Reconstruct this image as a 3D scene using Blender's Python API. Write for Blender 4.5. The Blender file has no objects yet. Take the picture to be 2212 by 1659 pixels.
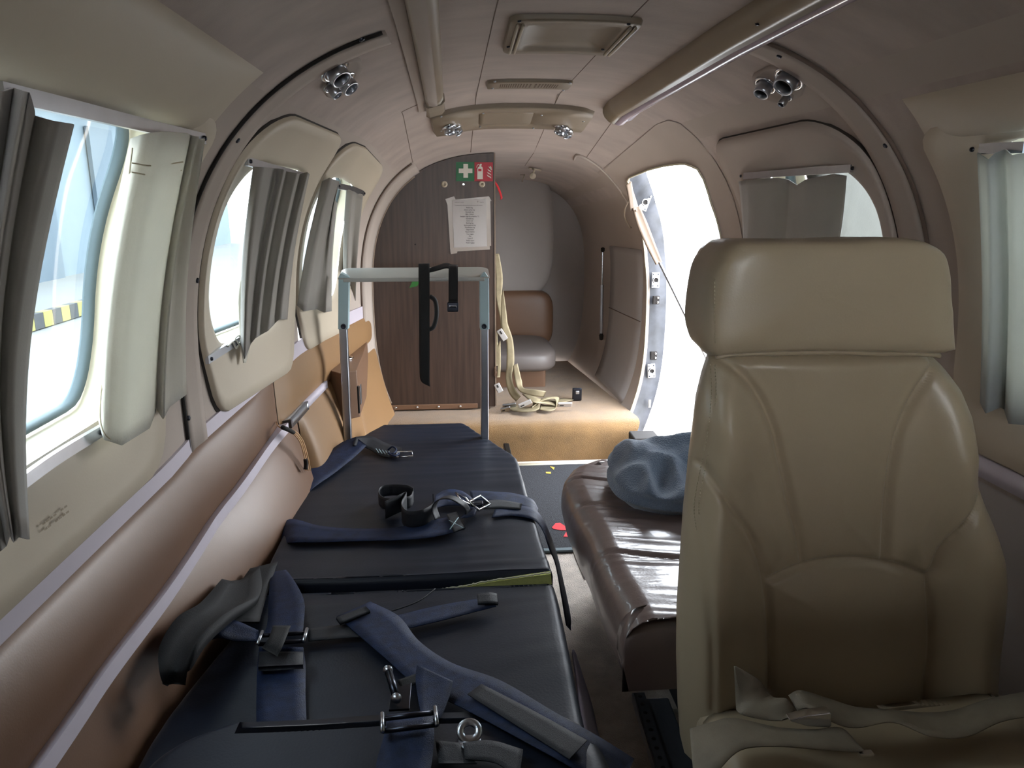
import bpy, bmesh, math, random
import numpy as np
from mathutils import Matrix, Vector, noise
random.seed(7)
sc = bpy.context.scene
# ------------------------------------------------------------------ camera, sky, exposure
F, W, HH, CZ = 1600.0, 2212.0, 1659.0, 1.0
_dy = np.array([970 - W / 2, -(430 - HH / 2), -F]); _dy /= np.linalg.norm(_dy)
_dz = np.array([0, -_dy[2], _dy[1]]); _dz /= np.linalg.norm(_dz)
_dz = _dz - _dy * np.dot(_dz, _dy); _dz /= np.linalg.norm(_dz)
_dx = np.cross(_dy, _dz)
R3 = np.stack([_dx, _dy, _dz])
CAM = np.array([0, 0, CZ])
cam = bpy.data.cameras.new('camera'); camo = bpy.data.objects.new('camera', cam)
sc.collection.objects.link(camo); sc.camera = camo
cam.sensor_width = 36; cam.lens = 36 * F / W; cam.clip_start = 0.02; cam.clip_end = 300
_m = Matrix([[*R3[i], CAM[i]] for i in range(3)] + [[0, 0, 0, 1]]); camo.matrix_world = _m
sc.view_settings.view_transform = 'Standard'; sc.view_settings.look = 'None'
sc.view_settings.gamma = 1; sc.view_settings.use_curve_mapping = False
sc.view_settings.exposure = 1.35
SKY = 9.0
w = bpy.data.worlds.new('sky'); sc.world = w; w.use_nodes = True
nt = w.node_tree; nt.nodes.clear()
o_ = nt.nodes.new('ShaderNodeOutputWorld'); bg = nt.nodes.new('ShaderNodeBackground')
tc = nt.nodes.new('ShaderNodeTexCoord'); sp = nt.nodes.new('ShaderNodeSeparateXYZ'); cr = nt.nodes.new('ShaderNodeValToRGB')
nt.links.new(tc.outputs['Generated'], sp.inputs[0]); nt.links.new(sp.outputs['Z'], cr.inputs[0])
cr.color_ramp.elements[0].position = 0.0; cr.color_ramp.elements[0].color = (0.93, 0.965, 1, 1)
cr.color_ramp.elements[1].position = 1.0; cr.color_ramp.elements[1].color = (0.80, 0.88, 1, 1)
nt.links.new(cr.outputs[0], bg.inputs[0]); bg.inputs[1].default_value = SKY
nt.links.new(bg.outputs[0], o_.inputs[0])

# ------------------------------------------------------------------ helpers
def ray(px, py):
    return R3 @ np.array([(px - W / 2) / F, -(py - HH / 2) / F, -1.0])
def onY(px, py, Y): r = ray(px, py); return CAM + r * (Y / r[1])
def onZ(px, py, Z): r = ray(px, py); return CAM + r * ((Z - CZ) / r[2])
KP = [(-1.3, .222, .725, .665, 1.0, .65, 2.5), (1.4, .222, .725, .665, 1.0, .65, 2.5), (2.3, .233, .632, .67, .85, .63, 2.6),
      (2.95, .24, .556, .575, .69, .6, 2.7), (3.9, .26, .44, .48, .6, .6, 2.9)]
_ys = [k[0] for k in KP]
def prof(Y): return [float(np.interp(Y, _ys, [k[i] for k in KP])) for i in range(1, 7)]
def S(Y, td, off=0.0):
    c, a, bt, bb, z0, n = prof(Y); t = math.radians(td); ct, st = math.cos(t), math.sin(t)
    b = bt if st >= 0 else bb; e = 2 / n
    return np.array([c - (a - off) * math.copysign(abs(ct) ** e, ct), Y, z0 + (b - off) * math.copysign(abs(st) ** e, st)])
def inv(p):
    c, a, bt, bb, z0, n = prof(p[1]); b = bt if p[2] >= z0 else bb
    u = (c - p[0]) / a; v = (p[2] - z0) / b
    d = math.degrees(math.atan2(math.copysign(abs(v) ** (n / 2), v), math.copysign(abs(u) ** (n / 2), u)))
    return (p[1], d + 360 if d < -90 else d)
def _f(p, off=0):
    c, a, bt, bb, z0, n = prof(p[1]); b = bt if p[2] >= z0 else bb
    return abs((p[0] - c) / (a - off)) ** n + abs((p[2] - z0) / (b - off)) ** n - 1
def hit(px, py, off=0.0):
    r = ray(px, py); r = r / r[1]; lo = s = .15
    while s < 3.88:
        if _f(CAM + r * s, off) > 0: break
        lo = s; s += .01
    hi = s
    for _ in range(24):
        m = (lo + hi) / 2
        if _f(CAM + r * m, off) > 0: hi = m
        else: lo = m
    return CAM + r * hi
def yt(px, py): return inv(hit(px, py))
def topz(Y, X, off=0.0):
    c, a, bt, bb, z0, n = prof(Y); u = min(.999, abs(X - c) / a)
    return z0 + bt * (1 - u ** n) ** (1 / n) - off
def wallx(Y, z, side=-1, off=0.0):
    c, a, bt, bb, z0, n = prof(Y); b = bt if z >= z0 else bb
    u = min(.999, abs(z - z0) / b); return c + side * (a * (1 - u ** n) ** (1 / n) - off)

ORG = {}
def mk(name, V, Fc, mat, parent=None, smooth=True, bevel=0, origin=None, mats=None, midx=None, solid=0, subsurf=0):
    V = np.array(V, dtype=float)
    if parent is not None: o3 = ORG[parent.name]
    else:
        o3 = np.array(origin) if origin is not None else np.array([(V[:, 0].min() + V[:, 0].max()) / 2, (V[:, 1].min() + V[:, 1].max()) / 2, V[:, 2].min()])
    me = bpy.data.meshes.new(name); me.from_pydata((V - o3).tolist(), [], [list(f) for f in Fc]); me.update()
    for m_ in (mats or [mat]): me.materials.append(m_)
    if smooth: me.polygons.foreach_set('use_smooth', [True] * len(me.polygons))
    if midx is not None: me.polygons.foreach_set('material_index', midx)
    o = bpy.data.objects.new(name, me); sc.collection.objects.link(o)
    if parent is not None: o.parent = parent
    else: o.location = o3
    ORG[o.name] = o3
    if solid:
        m_ = o.modifiers.new('solid', 'SOLIDIFY'); m_.thickness = solid; m_.offset = 0
    if bevel:
        m_ = o.modifiers.new('bevel', 'BEVEL'); m_.width = bevel; m_.segments = 3; m_.limit_method = 'ANGLE'; m_.angle_limit = math.radians(35)
        if smooth: me.polygons.foreach_set('use_smooth', [True] * len(me.polygons)); 
        w_ = o.modifiers.new('wn', 'WEIGHTED_NORMAL'); w_.keep_sharp = False
    if subsurf:
        m_ = o.modifiers.new('sub', 'SUBSURF'); m_.levels = subsurf; m_.render_levels = subsurf
    return o
def tag(o, label=None, cat=None, group=None, kind=None):
    if label: o['label'] = label
    if cat: o['category'] = cat
    if group: o['group'] = group
    if kind: o['kind'] = kind
    return o
def thing(name, label, cat, loc, group=None):
    o = bpy.data.objects.new(name, None); sc.collection.objects.link(o); o.location = loc; ORG[o.name] = np.array(loc, dtype=float)
    o.empty_display_size = .05
    return tag(o, label, cat, group)
def grid(fn, nu, nv, wrap=False):
    V = [fn(i / nu, j / nv) for j in range(nv + 1) for i in range(nu if wrap else nu + 1)]
    n = nu if wrap else nu + 1; Fc = []
    for j in range(nv):
        for i in range(nu):
            a = j * n + i; b = j * n + (i + 1) % n if wrap else a + 1
            Fc.append((a, b, b + n, a + n))
    return V, Fc
def cat(*vf):
    V, Fc = [], []
    for v, f in vf:
        k = len(V); V += list(v); Fc += [tuple(i + k for i in q) for q in f]
    return V, Fc
def boxv(c, s, rot=None):
    c = np.array(c, float); h = np.array(s, float) / 2
    V = [np.array([x, y, z]) * h for x in (-1, 1) for y in (-1, 1) for z in (-1, 1)]
    if rot is not None: V = [np.array(rot) @ v for v in V]
    return [v + c for v in V], [(0, 1, 3, 2), (4, 6, 7, 5), (0, 4, 5, 1), (2, 3, 7, 6), (0, 2, 6, 4), (1, 5, 7, 3)]
def cr_(pts, n=8):
    P = [np.array(p, float) for p in pts]; P = [2 * P[0] - P[1]] + P + [2 * P[-1] - P[-2]]; out = []
    for i in range(1, len(P) - 2):
        for k in range(n):
            t = k / n; a, b, c, d = P[i - 1:i + 3]
            out.append(.5 * (2 * b + (c - a) * t + (2 * a - 5 * b + 4 * c - d) * t * t + (3 * b - a - 3 * c + d) * t ** 3))
    out.append(P[-2]); return out
def tube(pts, r, n=8, smooth=0, cap=True, rad=None):
    P = cr_(pts, smooth) if smooth else [np.array(p, float) for p in pts]
    V, Fc = [], []; up = np.array([0.13, .21, .97]); prev = None
    for i, p in enumerate(P):
        d = P[min(i + 1, len(P) - 1)] - P[max(i - 1, 0)]; d = d / (np.linalg.norm(d) + 1e-9)
        if prev is None:
            a = np.cross(d, up); 
            if np.linalg.norm(a) < .1: a = np.cross(d, [1, 0, 0])
        else: a = prev - d * np.dot(prev, d)
        a = a / np.linalg.norm(a); prev = a; b = np.cross(d, a)
        rr = rad(i / (len(P) - 1)) if rad else r
        V += [p + rr * (math.cos(2 * math.pi * k / n) * a + math.sin(2 * math.pi * k / n) * b) for k in range(n)]
    for i in range(len(P) - 1):
        for k in range(n): Fc.append((i * n + k, i * n + (k + 1) % n, (i + 1) * n + (k + 1) % n, (i + 1) * n + k))
    if cap: Fc += [tuple(range(n))[::-1], tuple((len(P) - 1) * n + k for k in range(n))]
    return V, Fc
def cyl(p, q, r, n=20, r2=None):
    p, q = np.array(p, float), np.array(q, float); r2 = r if r2 is None else r2
    return tube([p, p * .999 + q * .001, q * .999 + p * .001, q], r, n, rad=lambda t: r if t < .5 else r2)
def lathe(p, ax, prf, n=24):
    """profile [(radius, height)] turned about axis ax at p"""
    p = np.array(p, float); ax = np.array(ax, float); ax /= np.linalg.norm(ax)
    a = np.cross(ax, [0.31, .2, .9]); a /= np.linalg.norm(a); b = np.cross(ax, a)
    V = [p + ax * h + r * (math.cos(2 * math.pi * k / n) * a + math.sin(2 * math.pi * k / n) * b) for r, h in prf for k in range(n)]
    Fc = [(i * n + k, i * n + (k + 1) % n, (i + 1) * n + (k + 1) % n, (i + 1) * n + k) for i in range(len(prf) - 1) for k in range(n)]
    return V, Fc
def prism(poly, ext):
    """closed polygon of 3D points extruded by vector ext"""
    n = len(poly); P = [np.array(p, float) for p in poly]; e = np.array(ext, float)
    V = P + [p + e for p in P]
    Fc = [tuple(range(n))[::-1], tuple(range(n, 2 * n))] + [(i, (i + 1) % n, n + (i + 1) % n, n + i) for i in range(n)]
    return V, Fc
def band(pairs, thick=.0016, n=7, across=4, bow=0.0):
    """strap laid between two edges; pairs of 3D points"""
    A = cr_([p[0] for p in pairs], n); B = cr_([p[1] for p in pairs], n); rows = []
    for i in range(len(A)):
        d = A[min(i + 1, len(A) - 1)] - A[max(i - 1, 0)]; nn = np.cross(B[i] - A[i], d); nn = nn / (np.linalg.norm(nn) + 1e-9)
        rows.append([(A[i] * (1 - k / across) + B[i] * k / across) + nn * bow * math.sin(math.pi * k / across) for k in range(across + 1)] + [nn])
    m = across + 1; V = []; Fc = []
    for r in rows: V += [p - r[-1] * thick / 2 for p in r[:-1]]
    off = len(V)
    for r in rows: V += [p + r[-1] * thick / 2 for p in r[:-1]]
    L = len(rows)
    for i in range(L - 1):
        for k in range(across):
            a = i * m + k; Fc += [(a, a + 1, a + 1 + m, a + m), (off + a, off + a + m, off + a + m + 1, off + a + 1)]
        a, b = i * m, i * m + across
        Fc += [(a, a + m, off + a + m, off + a), (b, off + b, off + b + m, b + m)]
    for i in (0, L - 1):
        for k in range(across):
            a = i * m + k; Fc.append((a, off + a, off + a + 1, a + 1))
    return V, Fc
def bz(*prs, **kw):  # band from pixel pairs on given heights
    return band([(onZ(*a, z), onZ(*b, z)) for a, b, z in prs], **kw)
def ribbon(pts, wd, wid, **kw):
    wd = np.array(wd, float); wd = wd / np.linalg.norm(wd) * wid / 2
    return band([(np.array(p, float) - wd, np.array(p, float) + wd) for p in pts], **kw)

# ------------------------------------------------------------------ materials
def s2l(h):
    h = h.lstrip('#'); c = [int(h[i:i + 2], 16) / 255 for i in (0, 2, 4)]
    return [x / 12.92 if x <= .04045 else ((x + .055) / 1.055) ** 2.4 for x in c]
def mat(name, col, rough=.6, var=.10, vs=6, bump=.0, bs=60, metal=0, sheen=0, spec=.5, bump2=None, coat=0, stretch=(1, 1, 1), dist=.001):
    m = bpy.data.materials.new(name); m.use_nodes = True; N = m.node_tree; b = N.nodes['Principled BSDF']; L = N.links
    c = s2l(col) if isinstance(col, str) else col
    tcn = N.nodes.new('ShaderNodeTexCoord'); mp = N.nodes.new('ShaderNodeMapping'); mp.inputs['Scale'].default_value = stretch
    L.new(tcn.outputs['Object'], mp.inputs[0])
    nz = N.nodes.new('ShaderNodeTexNoise'); nz.inputs['Scale'].default_value = vs; nz.inputs['Detail'].default_value = 5
    L.new(mp.outputs[0], nz.inputs[0])
    rp = N.nodes.new('ShaderNodeValToRGB'); rp.color_ramp.elements[0].position = .3; rp.color_ramp.elements[1].position = .7
    rp.color_ramp.elements[0].color = [x * (1 - var) for x in c] + [1]; rp.color_ramp.elements[1].color = [min(1, x * (1 + var)) for x in c] + [1]
    L.new(nz.outputs[0], rp.inputs[0]); L.new(rp.outputs[0], b.inputs['Base Color'])
    b.inputs['Roughness'].default_value = rough; b.inputs['Metallic'].default_value = metal
    b.inputs['Specular IOR Level'].default_value = spec
    if sheen: b.inputs['Sheen Weight'].default_value = sheen; b.inputs['Sheen Roughness'].default_value = .5
    if coat: b.inputs['Coat Weight'].default_value = coat
    if bump:
        n2 = N.nodes.new('ShaderNodeTexNoise'); n2.inputs['Scale'].default_value = bs; n2.inputs['Detail'].default_value = 4
        L.new(mp.outputs[0], n2.inputs[0])
        bp = N.nodes.new('ShaderNodeBump'); bp.inputs['Strength'].default_value = bump; bp.inputs['Distance'].default_value = dist
        L.new(n2.outputs[0], bp.inputs['Height']); L.new(bp.outputs[0], b.inputs['Normal'])
    return m
M = {}
M['ceil'] = mat('suede_headliner', '#a39389', .9, .12, 16, .35, 500, sheen=.2, stretch=(.35, 1, 1))
M['wall'] = mat('taupe_trim', '#a99c92', .85, .05, 3, .15, 300)
M['wallg'] = mat('cream_trim', '#b9ac98', .55, .05, 3, .12, 300)
M['tan'] = mat('tan_leather', '#886744', .48, .07, 4, .15, 350)
M['tan2'] = mat('brown_tan_leather', '#725541', .42, .07, 4, .15, 350)
M['strip'] = mat('lilac_grey_plastic_trim', '#c3bac4', .5, .05, 5, .05, 80)
M['dark'] = mat('dark_gap', '#1d1815', .9, 0, 5)
M['seam'] = mat('brown_seam', '#6a5a50', .9, 0, 5)
M['grey'] = mat('grey_padded_lining', '#a29b97', .8, .05, 3, .1, 200)
M['track'] = mat('grey_painted_track', '#4a4c52', .45, .1, 10)
M['curtr'] = mat('blue_grey_suede_curtain', '#b6bec2', .9, .06, 10, .4, 300, sheen=.3)
M['seatdark'] = mat('dark_taupe_leather', '#5f5753', .5, .05, 4)
M['wood'] = mat('walnut_laminate', '#43342c', .38, .28, 26, .1, 90, stretch=(3.0, 1, .16))
M['carpet'] = mat('tan_carpet', '#7a5b33', .95, .16, 14, .9, 420, sheen=.3, dist=.003)
M['carpet2'] = mat('grey_beige_carpet', '#cfc2b4', .95, .2, 20, 1.0, 320, sheen=.2, dist=.004)
M['mat'] = mat('charcoal_rubber_backed_mat', '#25262a', .95, .35, 120, .9, 260, dist=.003)
M['vinyl'] = mat('navy_vinyl', '#181d29', .46, .12, 8, .25, 260, spec=.32)
M['web'] = mat('navy_webbing', '#172441', .6, .35, 60, .9, 700, spec=.3)
M['webd'] = mat('dark_webbing', '#0f121a', .6, .25, 60, .8, 900)
M['blackweb'] = mat('black_webbing', '#0b0c0f', .7, .2, 60, .6, 900)
M['tanweb'] = mat('khaki_webbing', '#8d8064', .7, .15, 40, .6, 900)
M['beltb'] = mat('beige_seat_belt', '#8b8070', .7, .12, 30, .6, 900)
M['brown'] = mat('brown_leather', '#6b5a55', .30, .12, 6, .3, 200, spec=.6, coat=.25)
M['seat'] = mat('taupe_leather', '#a8987f', .36, .05, 4, .16, 420, spec=.55)
M['stitch'] = mat('cream_thread', '#b5a88c', .7, .1, 40)
M['blanket'] = mat('slate_fleece', '#6b7688', .98, .12, 18, 1.0, 300, sheen=.5, dist=.004)
M['foam'] = mat('yellow_foam', '#b9bb72', .95, .12, 30, .6, 200)
M['alu'] = mat('brushed_aluminium', '#b9bcc2', .28, .05, 30, .05, 300, metal=1)
M['chrome'] = mat('chrome', '#d5d6da', .12, .02, 30, metal=1)
M['steel'] = mat('dark_steel', '#3a3c44', .3, .1, 30, metal=1)
M['bluegrey'] = mat('blue_grey_enamel', '#a5bdc2', .45, .05, 10, .05, 100)
M['clearp'] = mat('milky_plastic', '#a8a8a2', .25, .04, 10)
M['lens'] = mat('glossy_lilac_lens', '#b4a4b0', .18, .03, 6, spec=.7)
M['rail'] = mat('beige_plastic_rail', '#8e7e68', .35, .05, 6)
M['plast'] = mat('beige_moulded_plastic', '#8a7c6b', .45, .04, 6, .08, 300)
M['white'] = mat('white_paper', '#a8a29e', .6, .03, 8)
M['tape'] = mat('clear_tape', '#94887e', .25, .05, 20)
M['ink'] = mat('black_ink', '#1a1a1c', .8, 0, 5)
M['green'] = mat('green_sign', '#2f6b47', .5, .03, 8)
M['gtape'] = mat('green_tape', '#2c6a2c', .5, .1, 8)
M['red'] = mat('red_sign', '#b03540', .5, .03, 8)
M['redt'] = mat('red_print', '#c8242c', .7, .12, 30)
M['yell'] = mat('yellow_print', '#c9a340', .8, .12, 30)
M['signw'] = mat('sign_white', '#d5d0c4', .5, .02, 8)
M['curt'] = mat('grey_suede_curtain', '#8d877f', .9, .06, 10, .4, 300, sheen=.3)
M['curtl'] = mat('lit_suede_curtain', '#cfcabd', .9, .06, 10, .4, 300, sheen=.3)  # lit copy of the grey suede, window light put into its pale colour
M['jambm'] = mat('grey_painted_metal', '#2b2c32', .5, .5, 22, .3, 40)
M['seal'] = mat('blue_grey_rubber', '#5b696d', .5, .05, 8)
M['creamw'] = mat('cream_window_reveal', '#d8d0b8', .5, .03, 6)
M['leath'] = mat('tan_leather_sleeve', '#7a6858', .5, .06, 10, .2, 200)
M['conc'] = mat('pale_concrete', '#72716e', .9, .06, .6, .2, 6)
M['bldg'] = mat('pale_blue_cladding', '#66727a', .7, .05, 1)
M['bldd'] = mat('grey_blue_cladding', '#505c66', .7, .05, 1)
M['ywl'] = mat('hazard_yellow', '#8a8148', .7, .05, 3)
M['shade_gap'] = mat('dark_brown_shadow_gap', '#2e2722', .9, 0, 5)
M['blk'] = mat('hazard_grey', '#38383a', .7, .05, 3)
M['ribsheet'] = mat('pale_lilac_ribbed_cover', '#a9a6bd', .7, .05, 8, .3, 200)
M['copper'] = mat('beige_wire', '#d0a87c', .35, .05, 20)
def glass_mat():
    m = bpy.data.materials.new('thin_window_glass'); m.use_nodes = True; N = m.node_tree; N.nodes.clear(); L = N.links
    o = N.nodes.new('ShaderNodeOutputMaterial'); t = N.nodes.new('ShaderNodeBsdfTransparent'); t.inputs[0].default_value = (.34, .385, .395, 1)
    g = N.nodes.new('ShaderNodeBsdfGlossy'); g.inputs['Roughness'].default_value = .05; f = N.nodes.new('ShaderNodeFresnel'); f.inputs[0].default_value = 1.45
    x = N.nodes.new('ShaderNodeMixShader'); L.new(f.outputs[0], x.inputs[0]); L.new(t.outputs[0], x.inputs[1]); L.new(g.outputs[0], x.inputs[2]); L.new(x.outputs[0], o.inputs[0])
    return m
M['glass'] = glass_mat()
M['fwd'] = M['wall']
# curtains let some daylight through
for k in ('curt', 'curtl', 'curtr'):
    N = M[k].node_tree; b = N.nodes['Principled BSDF']; o = N.nodes['Material Output']
    tl = N.nodes.new('ShaderNodeBsdfTranslucent'); tl.inputs[0].default_value = (*s2l('#b5aea0' if k == 'curt' else '#f0ece0'), 1)
    x = N.nodes.new('ShaderNodeMixShader'); x.inputs[0].default_value = .12 if k == 'curt' else .3
    N.links.new(b.outputs[0], x.inputs[1]); N.links.new(tl.outputs[0], x.inputs[2]); N.links.new(x.outputs[0], o.inputs[0])

# ------------------------------------------------------------------ light portals at the openings (they only guide the sky's light)
def portal(name, loc, rot, sx, sy):
    l = bpy.data.lights.new(name, 'AREA'); l.shape = 'RECTANGLE'; l.size = sx; l.size_y = sy; l.cycles.is_portal = True
    o = bpy.data.objects.new(name, l); o.location = loc; o.rotation_euler = rot; sc.collection.objects.link(o)
for Yc, wy in ((.89, .62), (1.72, .5), (2.3, .5)):
    portal('window_daylight', (-.60, Yc, .9), (0, math.radians(-90), 0), .55, wy)
    if Yc < 2: portal('window_daylight', (1.05, Yc, .9), (0, math.radians(90), 0), .55, wy)
portal('windscreen_daylight', (.222, -1.35, 1.08), (math.radians(-90), 0, 0), 1.0, .36)
portal('door_daylight', (1.0, 2.62, .6), (0, math.radians(90), 0), 1.25, .85)

# ------------------------------------------------------------------ shell
YL = sorted(set([-1.3, -.9, -.5] + [round(-.1 + .05 * i, 3) for i in range(81) if -.1 + .05 * i <= 3.9] + [3.9, .0, .43]))
HOLES = {}
def add_hole(side, y0, y1, t0, t1): HOLES.setdefault(side, []).append((y0, y1, t0, t1))
OPEN = {  # opening loops in (Y, t): y0,y1,t0,t1 (left side; right mirrored 180-t)
    'a': (-.02, .44, 3, 34), 'b': (.62, 1.150, 2.0, 36.2), 'c': (1.505, 1.93, 2.6, 34.4), 'd': (2.10, 2.50, 3.2, 34)}
HOLE = {'b': (.55, 1.25, -1, 37), 'c': (1.49, 2.0, -.5, 37), 'd': (2.07, 2.58, -.5, 37)}
for k, h in HOLE.items():
    add_hole('L', *h)
    if k != 'd': add_hole('R', h[0], h[1], 180 - h[3], 180 - h[2])
DH = (2.2, 2.99, 125, 228); add_hole('R', *DH)
def wall_mesh(t0, t1, holes, dt=3):
    ys = sorted(set(YL + [h[0] for h in holes] + [h[1] for h in holes])); ts = sorted(set([t0 + i * dt for i in range(int((t1 - t0) / dt) + 1)] + [t1] + [h[2] for h in holes] + [h[3] for h in holes]))
    V = [S(y, t) for y in ys for t in ts]; Fc = []; n = len(ts)
    for i in range(len(ys) - 1):
        for j in range(n - 1):
            ym, tm = (ys[i] + ys[i + 1]) / 2, (ts[j] + ts[j + 1]) / 2
            if any(h[0] < ym < h[1] and h[2] < tm < h[3] for h in holes): continue
            a = i * n + j; Fc.append((a, a + 1, a + 1 + n, a + n))
    return V, Fc
def struct(name, vf, m, **kw): return tag(mk(name, vf[0], vf[1], m, **kw), kind='structure')
WL = struct('wall_left', wall_mesh(-48, 48, HOLES['L']), M['wall'])
WR = struct('wall_right', wall_mesh(132, 228, HOLES['R']), M['wall'])
# the ceiling: the door hole reaches a little into it
CE = struct('ceiling', wall_mesh(48, 132, [(DH[0], DH[1], 125, 140)]), M['ceil'])
# floor
struct('floor', grid(lambda u, v: (-.75 + u * 1.9, -1.3 + v * 5.3, 0), 2, 4), M['carpet2'])
# aft end and forward end
def endcap(Y, name, m, hole=None):
    ts = list(range(-50, 231, 5)); P = [S(Y, t, -.01) for t in ts]; c = np.array([prof(Y)[0], Y, .55])
    if hole is None:
        return struct(name, (P + [c], [(i, (i + 1) % len(P), len(P)) for i in range(len(P))]), m)
    Q = []
    for p in P:
        d = p - c; s = min(hole[0] / max(1e-6, abs(d[0])), hole[1] / max(1e-6, abs(d[2] - (hole[2] - c[2]))), .97)
        Q.append(np.array([c[0] + d[0] * s, Y, hole[2] + (d[2] - (hole[2] - c[2])) * s]))
    n = len(P); return struct(name, (P + Q, [(i, (i + 1) % n, n + (i + 1) % n, n + i) for i in range(n)]), m)
endcap(3.88, 'wall_back', M['grey'])
endcap(-1.29, 'wall_front', M['grey'], (.42, .13, 1.08))  # unseen front opening, kept high and narrow to light the upper seat
tag(mk('added_light_divider', *boxv((.222, -.32, .42), (1.24, .05, .84)), M['webd'], smooth=False), 'unseen dark low divider added to block windscreen light from the low cabin', 'divider')  # added out of view to keep windscreen light off the low parts

# ------------------------------------------------------------------ windows
def rloop(y0, y1, t0, t1, ry, rt, n=8, top_f=1.0):
    """rounded rectangle in (Y,t); starts mid forward side, runs round"""
    P = []
    cs = [(y0, t0, 180, 270, 1), (y1, t0, 270, 360, 1), (y1, t1, 0, 90, 1), (y0, t1, 90, 180, top_f)]
    for cy, ct, a0, a1, k in cs:
        rx, rz = ry * k, rt * k
        ox = cy + (rx if cy == y0 else -rx); oz = ct + (rz if ct == t0 else -rz)
        for i in range(n + 1):
            a = math.radians(a0 + (a1 - a0) * i / n); P.append((ox + rx * math.cos(a), oz + rz * math.sin(a)))
    return P
def resamp(loop, cen, N=128, sy=1.0, st=60.0):
    """resample closed loop by angle about cen"""
    A = []
    for (y, t) in loop:
        A.append((math.atan2((t - cen[1]) / st, (y - cen[0]) / sy), y, t))
    out = []
    L = len(loop)
    for k in range(N):
        a = -math.pi + 2 * math.pi * k / N; dx, dz = math.cos(a), math.sin(a); best = None
        for i in range(L):
            p, q = loop[i], loop[(i + 1) % L]
            px, pz, qx, qz = (p[0] - cen[0]) / sy, (p[1] - cen[1]) / st, (q[0] - cen[0]) / sy, (q[1] - cen[1]) / st
            ex, ez = qx - px, qz - pz; den = dx * ez - dz * ex
            if abs(den) < 1e-12: continue
            s = (px * ez - pz * ex) / den; u = (px * dz - pz * dx) / den
            if s > 0 and -1e-6 <= u <= 1 + 1e-6 and (best is None or s > best): best = s
        out.append((cen[0] + best * dx * sy, cen[1] + best * dz * st))
    return out
def rings(rows, close_last=False):
    """rows: list of lists of 3D points (closed rings)"""
    n = len(rows[0]); V = [p for r in rows for p in r]; Fc = []
    for i in range(len(rows) - 1):
        for k in range(n): Fc.append((i * n + k, i * n + (k + 1) % n, (i + 1) * n + (k + 1) % n, (i + 1) * n + k))
    if close_last: Fc.append(tuple((len(rows) - 1) * n + k for k in range(n)))
    return V, Fc
def lerp2(A, B, s): return [(a[0] + (b[0] - a[0]) * s, a[1] + (b[1] - a[1]) * s) for a, b in zip(A, B)]
def mir(loop, R): return [(y, 180 - t) for y, t in loop] if R else loop
WN = [0]
def window(key, R=False, outer=None, panelm=None, depth=.045, raised=.014, shade_gap=True):
    WN[0] += 1; y0, y1, t0, t1 = OPEN[key]; cen = ((y0 + y1) / 2, (t0 + t1) / 2)
    op = resamp(rloop(y0, y1, t0, t1, .085, 9, 8, 1.3), cen)
    root = bpy.data.objects.new('window_%d' % WN[0], None); sc.collection.objects.link(root); tag(root, kind='structure')
    base = S(cen[0], 180 - cen[1] if R else cen[1]); root.location = base; ORG[root.name] = base
    def ring(loop, off): return [S(y, t, off) for y, t in mir(loop, R)]
    h = HOLE[key]
    if outer is None:
        shade_gap = False
        ou = resamp([(h[0], h[2]), (h[1], h[2]), (h[1], h[3]), (h[0], h[3])], cen); rows = [ring(lerp2(ou, op, s), .0 + .0) for s in (0, .25, .5, .75, .92)] + [ring(op, -.004)]
    else:
        ou = resamp(outer, cen)
        gw = lambda k: [(a[0] + (b[0] - a[0]) * k * q, a[1] + (b[1] - a[1]) * k * q) for a, b, q in ((a, b, .3 if a[1] > 44 or a[0] > y1 + .05 else 1) for a, b in zip(ou, op))]
        g = gw(-.04)
        if shade_gap: mk('shadow_gap', *rings([ring(gw(-.062), .0005), ring(g, .004), ring(ou, .004), ring(lerp2(ou, op, .02), .001)]), M['shade_gap'], root)  # dark strip painted as the shadow gap along the raised panel edge
        rows = [ring(ou, -.002), ring(ou, raised * .75), ring(lerp2(ou, op, .02), raised)] + [ring(lerp2(ou, op, s), raised - .008 * s) for s in (.2, .4, .6, .8, .93)] + [ring(op, .0)]
    mk('surround_panel', *rings(rows), panelm or M['wallg'], root)
    cl = lerp2(op, [cen] * len(op), .03); cl2 = lerp2(op, [cen] * len(op), .062)
    mk('reveal', *rings([ring(op, -.004), ring(lerp2(op, cl, .3), -.012), ring(lerp2(op, cl, .75), -depth * .8), ring(cl, -depth), ring(lerp2(op, [cen] * len(op), -.05), -depth - .004)]), M['creamw'], root)
    mk('rubber_seal', *rings([ring(cl, -depth + .004), ring(lerp2(cl, cl2, .5), -depth + .010), ring(cl2, -depth + .002), ring(cl2, -depth - .006)]), M['seal'], root)
    mid = lerp2(op, [cen] * len(op), .55)
    mk('glass_pane', *rings([ring(cl2, -depth - .004), ring(lerp2(cl2, mid, .5), -depth - .004), ring(mid, -depth - .004), ring(lerp2(mid, [cen] * len(op), .99), -depth - .004)], True), M['glass'], root)
    return root
window('b', outer=rloop(.20, 1.285, -3.0, 41, .10, 5, 8, 1.0), shade_gap=False, raised=.010)
window('c', outer=rloop(1.462, 2.025, -2.6, 46.5, .09, 9, 8, 1.35))
window('d', outer=rloop(2.045, 2.62, -1.6, 46, .09, 9, 8, 1.35))
window('b', R=True, outer=rloop(.20, 1.285, -3.0, 41, .10, 5, 8, 1.0), shade_gap=False, raised=.010)
window('c', R=True, outer=rloop(1.46, 2.10, -2.6, 46.5, .10, 10, 8, 1.4), panelm=M['wall'])

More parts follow.
